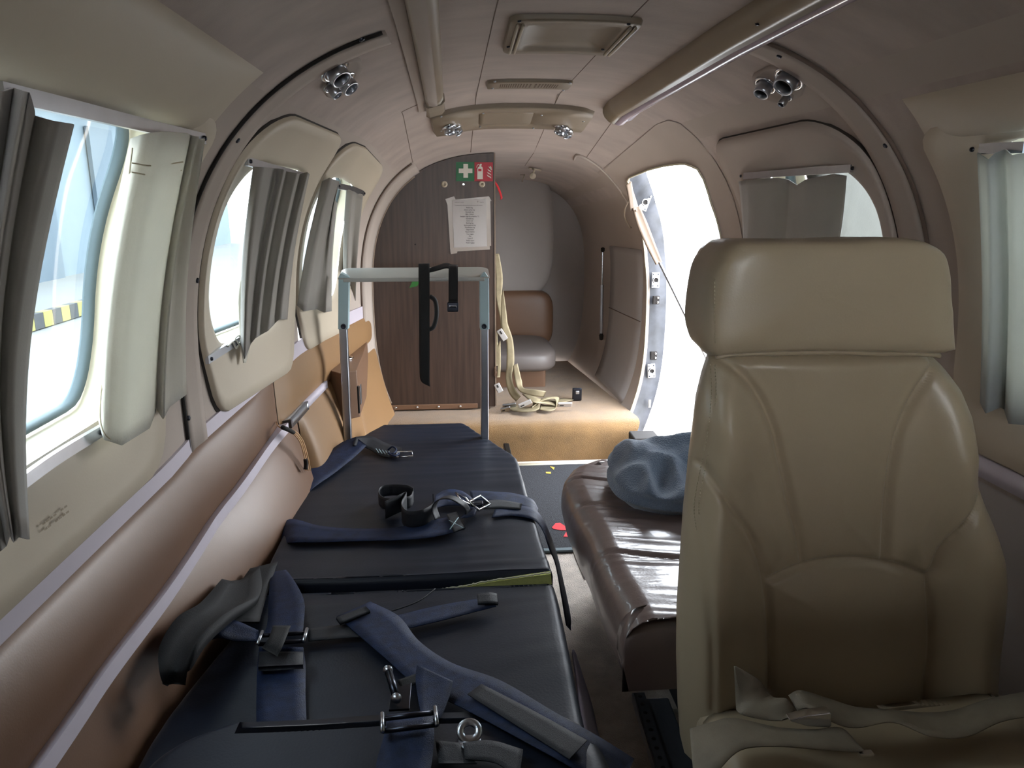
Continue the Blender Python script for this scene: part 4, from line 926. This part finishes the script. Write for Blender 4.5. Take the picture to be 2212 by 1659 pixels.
s_d = strap('bright blue straps with a steel buckle running off the right edge of the mattress', [
    ('webbing', band([(onZ(1015, 1060, .282), onZ(1018, 1080, .276)), (onZ(1060, 1062, .280), onZ(1065, 1084, .274)), (onZ(1110, 1066, .272), onZ(1115, 1092, .272)), (onZ(1148, 1078, .268), onZ(1150, 1104, .268)), (onZ(1162, 1098, .25), onZ(1160, 1118, .25))]), 'web'),
    ('lower_webbing', band([(onZ(1070, 1098, .276), onZ(1062, 1118, .272)), (onZ(1110, 1092, .273), onZ(1105, 1114, .270)), (onZ(1150, 1098, .27), onZ(1150, 1122, .268)), (onZ(1172, 1120, .25), onZ(1172, 1145, .25)), (onZ(1190, 1160, .22), onZ(1186, 1185, .22)), (onZ(1205, 1205, .17), onZ(1200, 1220, .17)), (onZ(1220, 1270, .12), onZ(1212, 1285, .12)), (onZ(1232, 1330, .06), onZ(1222, 1345, .06)), (onZ(1233, 1362, .03), onZ(1224, 1352, .03))]), 'web'),
    ('folded_webbing', band([(onZ(940, 1070, .285), onZ(935, 1100, .275)), (onZ(965, 1058, .284), onZ(965, 1092, .275)), (onZ(1000, 1062, .284), onZ(1002, 1094, .275)), (onZ(1030, 1090, .276), onZ(1028, 1112, .272)), (onZ(1010, 1108, .275), onZ(985, 1122, .272))]), 'web'),
    ('short_webbing', band([(onZ(1040, 1082, .29), onZ(1045, 1100, .278)), (onZ(1080, 1080, .284), onZ(1085, 1098, .276)), (onZ(1128, 1088, .276), onZ(1125, 1100, .274))]), 'webd')], onZ(1080, 1090, ZB))
chrome_loop(s_d, onZ(1036, 1086, .292), .045, .032, .9, .5, r=.003)
chrome_loop(s_d, onZ(1000, 1078, .292), .045, .03, 1.8, .6, r=.003)
mk('buckle_body', *boxv(onZ(1030, 1088, .290), (.030, .020, .010)), M['steel'], s_d, smooth=False, bevel=.003)
# near straps
s_e = strap('wide navy strap with heavy steel slide buckle near the left edge of the mattress', [
    ('webbing', band([(onZ(575, 1214, .20), onZ(590, 1212, .19)), (onZ(583, 1235, .26), onZ(622, 1236, .27)), (onZ(580, 1300, .275), onZ(655, 1292, .29)), (onZ(578, 1345, .28), onZ(656, 1345, .29)), (onZ(570, 1370, .285), onZ(652, 1370, .29))]), 'web'),
    ('lower_webbing', band([(onZ(560, 1398, .285), onZ(655, 1398, .285)), (onZ(556, 1440, .272), onZ(660, 1440, .272)), (onZ(554, 1500, .272), onZ(660, 1500, .272)), (onZ(554, 1560, .27), onZ(662, 1560, .27)), (onZ(556, 1600, .262), onZ(662, 1604, .262))]), 'web'),
    ('free_end', band([(onZ(590, 1352, .305), onZ(628, 1352, .305)), (onZ(580, 1380, .308), onZ(612, 1392, .308)), (onZ(566, 1400, .30), onZ(598, 1418, .30))]), 'blackweb'),
    ('fold', band([(onZ(560, 1412, .285), onZ(655, 1412, .285)), (onZ(558, 1445, .285), onZ(655, 1440, .285))], thick=.008), 'webd')], onZ(610, 1400, ZB))
def slide_buckle(rt, a, b, dz=.0):
    a, b = np.array(a), np.array(b); d = (b - a); L = np.linalg.norm(d); d /= L; f = np.cross([0, 0, 1], d)
    for s in (-1, 1): mk('buckle_bar', *tube([a + f * .012 * s, b + f * .012 * s], .0035, 10), M['steel'], rt)
    for e in (a, b): mk('buckle_side', *tube([e - f * .018 + np.array([0, 0, .004]), e + f * .018 + np.array([0, 0, .004])], .003, 8), M['alu'], rt)
slide_buckle(s_e, onZ(562, 1382, .298), onZ(660, 1376, .298))
s_f = strap('long navy strap running diagonally to the lower right over the mattress', [
    ('webbing', band([(onZ(728, 1332, .27), onZ(800, 1300, .27)), (onZ(770, 1368, .272), onZ(862, 1332, .272)), (onZ(830, 1420, .272), onZ(905, 1385, .272)), (onZ(900, 1480, .275), onZ(975, 1432, .275)), (onZ(1000, 1530, .285), onZ(1080, 1470, .285)), (onZ(1130, 1600, .30), onZ(1200, 1540, .30)), (onZ(1230, 1655, .30), onZ(1290, 1590, .28)), (onZ(1330, 1720, .26), onZ(1370, 1640, .22))]), 'web'),
    ('doubled_layer', band([(onZ(1010, 1500, .292), onZ(1040, 1478, .292)), (onZ(1120, 1570, .304), onZ(1160, 1540, .304)), (onZ(1230, 1640, .305), onZ(1268, 1600, .30))]), 'webd')], onZ(1000, 1480, ZB))
s_g = strap('dark navy strap lying across under the torn seam, small end tab folded', [
    ('webbing', band([(onZ(664, 1358, .268), onZ(666, 1385, .268)), (onZ(740, 1350, .268), onZ(750, 1378, .268)), (onZ(820, 1342, .269), onZ(830, 1372, .269))]), 'webd'),
    ('right_webbing', band([(onZ(850, 1332, .272), onZ(862, 1362, .27)), (onZ(940, 1310, .271), onZ(955, 1340, .27)), (onZ(1020, 1296, .271), onZ(1040, 1318, .27)), (onZ(1068, 1288, .276), onZ(1072, 1310, .272))]), 'web'),
    ('end_tab', band([(onZ(1030, 1285, .282), onZ(1032, 1305, .278)), (onZ(1055, 1281, .284), onZ(1060, 1304, .278)), (onZ(1074, 1284, .279), onZ(1076, 1306, .275))], thick=.004), 'webd'),
    ('folded_hem', band([(onZ(726, 1336, .277), onZ(735, 1348, .276)), (onZ(790, 1312, .278), onZ(800, 1322, .277))], thick=.005), 'webd')], onZ(900, 1340, ZB))
s_h = strap('short navy strap with large shiny slide buckle at the bottom centre', [
    ('webbing', band([(onZ(835, 1545, .31), onZ(930, 1535, .31)), (onZ(832, 1580, .315), onZ(938, 1572, .315)), (onZ(815, 1640, .305), onZ(935, 1630, .305)), (onZ(805, 1700, .30), onZ(925, 1690, .30))]), 'web'),
    ('cross_webbing', band([(onZ(858, 1470, .29), onZ(868, 1488, .285)), (onZ(900, 1455, .29), onZ(905, 1475, .285))]), 'blackweb'),
    ('twist_webbing', band([(onZ(900, 1435, .31), onZ(978, 1472, .30)), (onZ(898, 1470, .305), onZ(972, 1500, .295)), (onZ(905, 1520, .30), onZ(955, 1545, .29)), (onZ(912, 1550, .30), onZ(945, 1555, .29))]), 'web'),
    ('side_webbing', band([(onZ(940, 1600, .30), onZ(990, 1605, .30)), (onZ(948, 1650, .298), (onZ(1030, 1650, .298)))]), 'webd'),
    ('right_webbing', band([(onZ(1000, 1605, .302), onZ(1005, 1640, .30)), (onZ(1060, 1600, .302), onZ(1075, 1650, .30)), (onZ(1130, 1620, .302), onZ(1120, 1690, .30))]), 'webd')], onZ(880, 1560, ZB))
slide_buckle(s_h, onZ(826, 1566, .325), onZ(942, 1552, .325))
mk('chrome_bar', *tube([onZ(838, 1448, .31), onZ(858, 1512, .30)], .006, 12), M['steel'], s_h)
for p in ((838, 1448), (856, 1508)): mk('bar_end', *lathe(onZ(*p, .31), (0, -.6, .5), [(.0072, -.006), (.0072, .006), (0, .007)], 12), M['alu'], s_h)
mk('base_tongue', *boxv(onZ(865, 1505, .285), (.03, .06, .004)), M['steel'], s_h, smooth=False, bevel=.001)
s_i = strap('thick black webbing roll bulging over the left edge of the mattress', [
    ('roll', band([(onZ(478, 1262, .30), onZ(560, 1232, .27)), (onZ(432, 1312, .33), onZ(560, 1290, .29)), (onZ(385, 1345, .34), onZ(500, 1330, .34)), (onZ(352, 1400, .34), onZ(440, 1385, .35)), (onZ(346, 1450, .33), onZ(410, 1440, .33)), (onZ(356, 1480, .31), onZ(395, 1478, .30))], thick=.02, bow=.015), 'blackweb'),
    ('dark_flap', band([(onZ(540, 1230, .27), onZ(600, 1215, .265)), (onZ(500, 1285, .28), onZ(575, 1290, .268)), (onZ(440, 1345, .30), onZ(560, 1345, .27))], thick=.004), 'blackweb'),
    ('webbing', band([(onZ(400, 1360, .29), onZ(430, 1395, .28)), (onZ(450, 1336, .31), onZ(470, 1378, .30)), (onZ(505, 1340, .30), onZ(510, 1385, .29)), (onZ(558, 1362, .285), onZ(558, 1385, .28))]), 'web')], onZ(440, 1380, .2))

# ------------------------------------------------------------------ floor mat, bench, blanket
fm = thing('floor_mat', 'charcoal door mat with red and yellow print on the aisle floor', 'mat', (.3, 2.1, 0))
m4 = [onZ(1118, 1006, .008), onZ(1300, 1000, .008), onZ(1262, 1187, .008), onZ(1100, 1193, .008)]
xa, ya, yb_ = float(m4[0][0]) - .1, float(m4[3][1]), float(m4[0][1])
mk('mat_body', *boxv((.28, (ya + yb_) / 2, .004), (.50, yb_ - ya, .008)), M['mat'], fm, smooth=False)
mk('rubber_border', *boxv((.28, ya + .006, .0055), (.50, .018, .008)), M['seal'], fm, smooth=False, bevel=.002)
def flatz(px, z, m, name, parent, th=.0012): V, Fc = prism([onZ(x, y, z) for x, y in px], (0, 0, th)); return mk(name, V, Fc, M[m], parent, smooth=False)
flatz([(1192, 1140), (1200, 1131), (1210, 1130), (1222, 1138), (1226, 1146), (1212, 1146), (1195, 1143)], .0082, 'redt', 'red_print', fm)
flatz([(1217, 1160), (1224, 1148), (1231, 1160)], .0082, 'redt', 'red_print', fm)
flatz([(1188, 1008), (1198, 1010), (1196, 1015)], .0082, 'yell', 'yellow_print', fm); flatz([(1179, 1020), (1190, 1020), (1190, 1024), (1180, 1023)], .0082, 'yell', 'yellow_print', fm)
tag(mk('sill_rubber', *boxv(onZ(1378, 945, .12) + np.array([.03, .02, -.02]), (.10, .10, .05)), M['dark'], smooth=False, bevel=.006), 'black rubber block at the foot of the door opening behind the blanket', 'rubber block')
trim(([onZ(1236, 1186, .003), onZ(1244, 1186, .003), onZ(1268, 1250, .003), onZ(1262, 1250, .003)], [(0, 1, 2, 3)]), M['dark'])

bn = thing('bench_seat', 'glossy brown leather bench cushion along the right side', 'bench', (.6, 1.5, 0))
zb = .33
bl = [onZ(x, y, .235) for x, y in [(1345, 1455), (1330, 1410), (1300, 1340), (1272, 1270), (1248, 1200), (1225, 1150), (1206, 1100), (1192, 1060), (1190, 1035), (1200, 1012), (1230, 999)]]
BL = [(float(p[0]), float(p[1])) for p in bl]; BR = [(.86 if y < 1.6 else .80, y) for x, y in BL]
ymax = float(onZ(1240, 995, zb)[1]); y9 = max(p[1] for p in BL)
BL = [(x, y if y < 1.2 else 1.2 + (y - 1.2) * (ymax - 1.2) / (y9 - 1.2)) for x, y in BL]
BR = [(.80, p[1]) for p in BL]
seams_b = [onZ(1200, 1120, zb)[1], onZ(1300, 1150, zb)[1]]
def bfn(q):
    x, y = q[0], q[1]; d = 0.0
    for k, yy in enumerate((1.02, 1.30, 1.54, 1.70)):
        u = y - (yy - .10 * max(0, x - .32) + .03 * math.sin(x * 9)); d -= .006 * math.exp(-(u / .006) ** 2)
    near = max(0, 1 - abs(x - .37) / .16)
    d += .0035 * abs(nz_(x * 3, y * 42 + x * 10)) * (.4 + near) + .006 * nz_(x * 6, y * 6, 2)
    u = (x - .52) - .1 * (y - 1.2); d -= .005 * math.exp(-(u / .006) ** 2) * (y < 1.45)
    return np.array([0, 0, d])
mk('cushion', *pad(BL, BR, zb, .13, .05, bfn, n=14, nu=90), M['brown'], bn)
mk('base', *boxv((.62, 1.42, .13), (.42, .78, .14)), M['webd'], bn, smooth=False, bevel=.01)
# perforated seat rail
rail_p = [onZ(1372, 1500, .05), onZ(1392, 1500, .05), onZ(1440, 1665, .05), onZ(1425, 1665, .05)]
sr_ = thing('seat_track', 'perforated grey metal seat track on the floor beside the beige seat', 'seat track', onZ(1400, 1580, .0))
a0, a1 = onZ(1380, 1498, .05), onZ(1432, 1660, .05); d = (a1 - a0); L = np.linalg.norm(d); d /= L; f = np.cross([0, 0, 1], d)
A = np.array([f, d, [0, 0, 1]]).T
e1_ = a1 + d * .25
mk('track_web', *boxv((a0 + e1_) / 2, (.022, L + .25, .004), A), M['track'], sr_, smooth=False)
mk('track_lip', *boxv((a0 + e1_) / 2 + f * (-.012 if f[0] > 0 else .012) + np.array([0, 0, -.008]), (.003, L + .25, .02), A), M['alu'], sr_, smooth=False)
mk('track_body', *boxv((a0 + e1_) / 2 + f * (.035 if f[0] > 0 else -.035) + np.array([0, 0, -.03]), (.05, L + .25, .04), A), M['track'], sr_, smooth=False, bevel=.004)
for k in range(9): mk('track_hole', *lathe(a0 + d * (.012 + k * .0235) + np.array([0, 0, .0022]), (0, 0, 1), [(.0042, 0), (0, .0004)], 12), M['dark'], sr_)

# blanket
bk = onZ(1400, 1060, zb)
def blk():
    c = np.array([.558, 1.60, zb + .043])
    def f(u, v):
        a = 2 * math.pi * u; b = math.pi * (v - .5); cb = max(0, math.cos(b)) ** .55
        ca, sa = math.cos(a), math.sin(a)
        x = math.copysign(abs(ca) ** .62, ca) * .195; y = math.copysign(abs(sa) ** .62, sa) * .155
        z = math.copysign(abs(math.sin(b)) ** .75, math.sin(b)) * .062
        p = np.array([x * cb, y * cb, z]); q = c + p
        w1 = nz_(q[0] * 7, q[1] * 7, 5); w2 = abs(nz_(q[0] * 14 + 3, q[1] * 9 - q[0] * 8, 1)); w3 = nz_(q[0] * 26, q[1] * 22, 9)
        up = max(0, p[2] / .06 + .4)
        q = q + np.array([.014 * w1, .012 * nz_(q[1] * 8, q[0] * 8, 2), (.030 * w1 - .036 * w2 + .006 * w3) * up])
        layer = .006 * math.sin((q[2] - zb) * 190 + q[0] * 8) * (1 - up * .8 if up < 1 else .1)
        q = q + np.array([ca, sa, 0]) * layer
        q[2] = max(q[2], zb - .01); return q
    return grid(f, 150, 80, wrap=True)
tag(mk('blanket', *blk(), M['blanket']), 'folded slate blue fleece blanket lying on the brown bench', 'blanket')

# ------------------------------------------------------------------ large beige seat
SY = .95
seat = thing('cabin_seat', 'large taupe leather cabin seat facing the camera on the right', 'seat', (.62, .85, 0))
def xz(px, py, Y=SY): p = onY(px, py, Y); return (float(p[0]), float(p[2]))
def polyl(P, Y=SY): return [xz(*p, Y) for p in P]
def dseg(p, P):
    best = 9
    for (ax, az), (bx_, bz_) in zip(P[:-1], P[1:]):
        dx, dz = bx_ - ax, bz_ - az; t = max(0, min(1, ((p[0] - ax) * dx + (p[1] - az) * dz) / (dx * dx + dz * dz + 1e-12)))
        best = min(best, math.hypot(p[0] - ax - t * dx, p[1] - az - t * dz))
    return best
def sm(P, n=4): return [(float(q[0]), float(q[1])) for q in cr_([np.array([*p, 0.]) for p in P], n)]
sL = polyl([(1536, 768), (1531, 773), (1520, 800), (1506, 847), (1493, 905), (1486, 970), (1477, 1043), (1472, 1100), (1465, 1167), (1459, 1258), (1453, 1348), (1452, 1457), (1455, 1565), (1460, 1640)])
sR = polyl([(2030, 764), (2040, 773), (2063, 800), (2092, 847), (2110, 898), (2121, 970), (2132, 1035), (2146, 1100), (2162, 1150), (2177, 1204), (2181, 1258), (2177, 1312), (2168, 1385), (2162, 1457), (2160, 1565), (2160, 1640)])
SE = [[(1557, 777), (1600, 807), (1643, 862), (1676, 934), (1694, 1006), (1712, 1093), (1727, 1149), (1738, 1215)],
      [(2027, 775), (1991, 826), (1955, 909), (1936, 988), (1922, 1100), (1913, 1210)],
      [(1654, 1258), (1695, 1240), (1738, 1225), (1810, 1213), (1900, 1216), (1955, 1230), (2005, 1247)],
      [(1654, 1258), (1663, 1348), (1665, 1493)], [(2007, 1247), (2011, 1385), (1998, 1522)],
      [(1520, 1006), (1571, 1093), (1615, 1149), (1643, 1215), (1654, 1258)],
      [(2121, 1035), (2081, 1093), (2034, 1178), (2020, 1222), (2007, 1247)]]
SE = [sm(polyl(p)) for p in SE]
pipe1 = sm(polyl([(1537, 778), (1539, 862), (1528, 952), (1513, 1024), (1502, 1093), (1510, 1167), (1517, 1312), (1520, 1366), (1520, 1500)]))
def interp_edge(P, z):
    Q = sorted(P, key=lambda q: q[1]); return float(np.interp(z, [q[1] for q in Q], [q[0] for q in Q]))
zT, zBm = sL[0][1], .16
def backrest():
    NU, NV = 150, 170
    def f(u, v):
        z = zT + (zBm - zT) * v; xl, xr2 = interp_edge(sL, z), interp_edge(sR, z)
        # angular profile wraps the sides to the back
        a = u * 2 - 1; aa = abs(a)
        if aa > .92: k = (aa - .92) / .08; sx_ = math.copysign(1 - .0 * k, a); dep = .035 + .09 * k; x = (xl + .004) * (1 + dep / SY) if a < 0 else xr2 - .03 * k; gr_ = 0
        else:
            s = (a / .92 + 1) / 2; x0_ = (xl + .004) * (1 + .035 / SY); x = x0_ + (xr2 - x0_) * s; e = min(s, 1 - s) * (xr2 - xl)
            dep = .035 * (1 - min(1, e / .035)) ** 2.0; gr_ = 1
        y = SY + .0 + dep
        if gr_:
            pz = (x, z); d1 = min(dseg(pz, P) for P in SE); y += .010 * math.exp(-(d1 / .0055) ** 2) - .016 * (1 - math.exp(-(d1 / .045) ** 2))
            d2 = dseg(pz, pipe1); y += .005 * math.exp(-(d2 / .004) ** 2)
            cx = (xl + xr2) / 2; w_ = (xr2 - xl) / 2; r_ = abs(x - cx) / w_
            bol = math.exp(-((r_ - .78) / .16) ** 2) * max(0, min(1, (zT - z) / .15)); y -= .028 * bol
            y += .012 * math.exp(-((x - cx) / .10) ** 2) * math.exp(-((z - .62) / .12) ** 2)
            y += .0018 * nz_(x * 14, z * 9, 3) + .0012 * abs(nz_(x * 30, z * 20, 6)) * (1 if x < xl + .14 else .3)
        tv = min(1, v / .03); y += .022 * (1 - tv) ** 2
        return np.array([x, y, z])
    return grid(f, NU, NV)
mk('backrest', *backrest(), M['seat'], seat)
hp = polyl([(1551, 556), (1558, 543), (1570, 531), (1593, 518), (1680, 517), (1774, 517), (1897, 513), (1960, 515), (1990, 520), (2027, 540), (2041, 572), (2050, 645), (2054, 735), (2041, 760), (1900, 759), (1774, 758), (1640, 760), (1545, 767), (1528, 764), (1518, 731), (1520, 681), (1527, 630), (1535, 590), (1545, 565)], SY - .02)
def headrest():
    cx, cz = np.mean([p[0] for p in hp]), np.mean([p[1] for p in hp]); lp = resamp(sm(hp, 3), (cx, cz), 120, 1.0, .6)
    rows = []
    def ringy(s, y):
        return [np.array([cx + (x - cx) * s, y, cz + (z - cz) * s]) for x, z in lp]
    for s, y in ((.80, SY + .11), (.90, SY + .10), (.95, SY + .07), (.975, SY + .03), (.995, SY + .005), (1.0, SY - .012), (.993, SY - .024), (.975, SY - .034), (.95, SY - .040), (.90, SY - .044), (.75, SY - .047), (.5, SY - .049), (.25, SY - .050), (.01, SY - .050)):
        rg = ringy(s, y)
        if y < SY + .01:
            rg = [q + np.array([0, .0025 * nz_(q[0] * 12, q[2] * 12, 4) + .003 * abs(nz_(q[0] * 60, q[2] * 26, 2)) * max(0, min(1, (cx - .10 - q[0]) / .04)) + .004 * abs(nz_(q[0] * 9 + q[2] * 12, q[2] * 16 - q[0] * 9, 7)), 0]) for q in rg]
        rows.append(rg)
    return rings(rows, True)
hr = mk('headrest', *headrest(), M['seat'], seat)
def stitch(P, Y, parent, step=.005, side=0.004, m='stitch'):
    V, Fc = [], []
    Q = [np.array([x, Y(x, z) if callable(Y) else Y, z]) for x, z in P]
    L = [0]
    for a, b in zip(Q[:-1], Q[1:]): L.append(L[-1] + np.linalg.norm(b - a))
    s = 0; tot = L[-1]; pts = lambda t: np.array([np.interp(t, L, [q[i] for q in Q]) for i in range(3)])
    while s < tot:
        a, b = pts(s), pts(min(tot, s + step * .6)); v, f_ = tube([a, b], .0007, 4); V, Fc = cat((V, Fc), (v, f_)); s += step
    return mk('stitching', V, Fc, M[m], parent)
for dx in (-5, 5):
    o = stitch(sm(polyl([(1537 + dx, 785), (1539 + dx, 862), (1528 + dx, 952), (1513 + dx, 1024), (1502 + dx, 1093), (1510 + dx, 1167), (1517 + dx, 1312), (1520 + dx, 1366)])), SY - .004, seat); tag(o, kind='stuff')
o = stitch(sm(polyl([(1543, 600), (1543, 680), (1544, 740)], SY - .04)), SY - .041, seat); tag(o, kind='stuff')
mk('piping', *tube([(x, SY - .002, z) for x, z in sm(polyl([(1545, 770), (1600, 764), (1700, 762), (1780, 760), (1900, 763), (1990, 764), (2028, 768)]))], .0035, 8), M['seat'], seat)
# seat cushion and arm
def cush(q):
    return np.array([0, 0, -.01 * math.exp(-((q[0] - .6) / .12) ** 2) + .004 * nz_(q[0] * 9, q[1] * 9)])
mk('seat_cushion', *pad([(.36, .40), (.36, .6), (.355, .78), (.355, .93)], [(.83, .40), (.83, .6), (.835, .78), (.835, .93)], .275, .13, .035, cush, n=8), M['seat'], seat)
mk('armrest', *padbox((.875, .72, .46), (.06, .38, .05), e=3), M['seat'], seat)
mk('seat_base', *boxv((.6, .72, .08), (.38, .42, .16)), M['webd'], seat, smooth=False, bevel=.01)
# belts
bt = thing('seat_belt', 'beige lap belt with chrome buckle lying across the taupe seat', 'seat belt', (.6, .85, .3))
def bY2(name, prs, m='beltb', th=.002, bow=0):
    mk(name, *band([(onY(*a, y - .04), onY(*b, y2 - .04)) for a, b, y, y2 in prs], thick=th, bow=bow), M[m], bt)
bY2('right_belt', [((1703, 1502), (1722, 1535), .88, .86), ((1730, 1492), (1748, 1530), .88, .85), ((1790, 1510), (1800, 1560), .88, .83), ((1850, 1528), (1850, 1572), .88, .83), ((1930, 1535), (1930, 1560), .88, .84), ((2000, 1540), (2010, 1590), .88, .82), ((2060, 1535), (2085, 1592), .88, .82), ((2130, 1512), (2160, 1560), .88, .84), ((2212, 1495), (2225, 1548), .88, .84), ((2300, 1480), (2310, 1545), .88, .84)])
bY2('upper_flap', [((1586, 1440), (1592, 1440), .89, .89), ((1590, 1520), (1640, 1470), .89, .88), ((1600, 1542), (1668, 1505), .87, .88), ((1650, 1555), (1700, 1510), .86, .87), ((1690, 1556), (1722, 1545), .85, .86)])
bY2('left_belt', [((1490, 1575), (1500, 1700), .86, .78), ((1540, 1560), (1545, 1670), .86, .78), ((1585, 1552), (1600, 1620), .86, .8), ((1680, 1572), (1680, 1612), .84, .8), ((1760, 1576), (1760, 1618), .83, .8), ((1815, 1572), (1840, 1624), .83, .8), ((1850, 1605), (1866, 1622), .82, .8)])
q = onY(1752, 1556, .84)
mk('buckle', *prism([onY(x, y, .79) for x, y in [(1705, 1556), (1745, 1546), (1793, 1540), (1797, 1543), (1797, 1570), (1790, 1573), (1745, 1570), (1710, 1560)]], (0, .014, 0)), M['chrome'], bt, smooth=False, bevel=.002)
mk('buckle_tongue', *boxv(onY(1870, 1627, .76), (.018, .008, .003)), M['chrome'], bt, smooth=False)

# ------------------------------------------------------------------ outside
struct('ground', grid(lambda u, v: (-60 + 130 * u, -40 + 100 * v, -1.15), 4, 4), M['conc'])
hb = thing('hangar', 'pale blue hangar front standing beyond the left windows', 'building', (-9, 14, -1.15))
mk('facade', *boxv((-11.2, 14, 1.6), (.4, 50, 5.5)), M['bldg'], hb, smooth=False)
for k in range(9): mk('door_panel', *boxv((-10.9, -4 + k * 4.2, 1.0), (.12, 1.6, 4.3)), M['bldd'], hb, smooth=False)
mk('eave', *boxv((-10.8, 14, 3.9), (.9, 50, .35)), M['signw'], hb, smooth=False)
hzr = thing('hazard_barrier', 'striped yellow and grey low barrier seen through the nearest left window', 'barrier', (-6.5, 11, -1.15))
b0, b1 = onX_ = (np.array([-7.0, 4.0, -.95]), np.array([-7.0, 22.0, -.95]))
for k in range(60): mk('stripe', *boxv((-7.0, 4 + k * .3, -1.0), (.14, .29, .26)), M['ywl' if k % 2 else 'blk'], hzr, smooth=False)
rb = thing('perimeter_wall', 'white far wall beyond the apron, seen through the door opening', 'wall', (18, 28, -1.15))
mk('wall_face', *boxv((26, 14, 1.0), (.4, 60, 4.3)), M['signw'], rb, smooth=False)
mk('wall_cap', *boxv((25.8, 14, 3.2), (.8, 60, .12)), M['bldg'], rb, smooth=False)

# faint stamped marking on the trim under the nearest left window
VV, FF = [], []
for k in range(7):
    for r_ in range(2):
        if (k, r_) in ((2, 1), (4, 0)): continue
        x0, y0 = 91 + k * 7.8 + r_ * 4, 1131 - k * 6.0 + r_ * 12
        q = [hit(x0 + dx, y0 + dy, .0112) for dx, dy in ((0, 0), (6.2, -4.8), (8.0, -1.2), (1.6, 3.8))]
        n0 = len(VV); VV += q; FF.append((n0, n0 + 1, n0 + 2, n0 + 3))
mkm = mat('faded_stamp', '#9c8d79', .8, .15, 200)
tag(mk('stamped_marking', VV, FF, mkm, WL, smooth=False), kind='stuff')
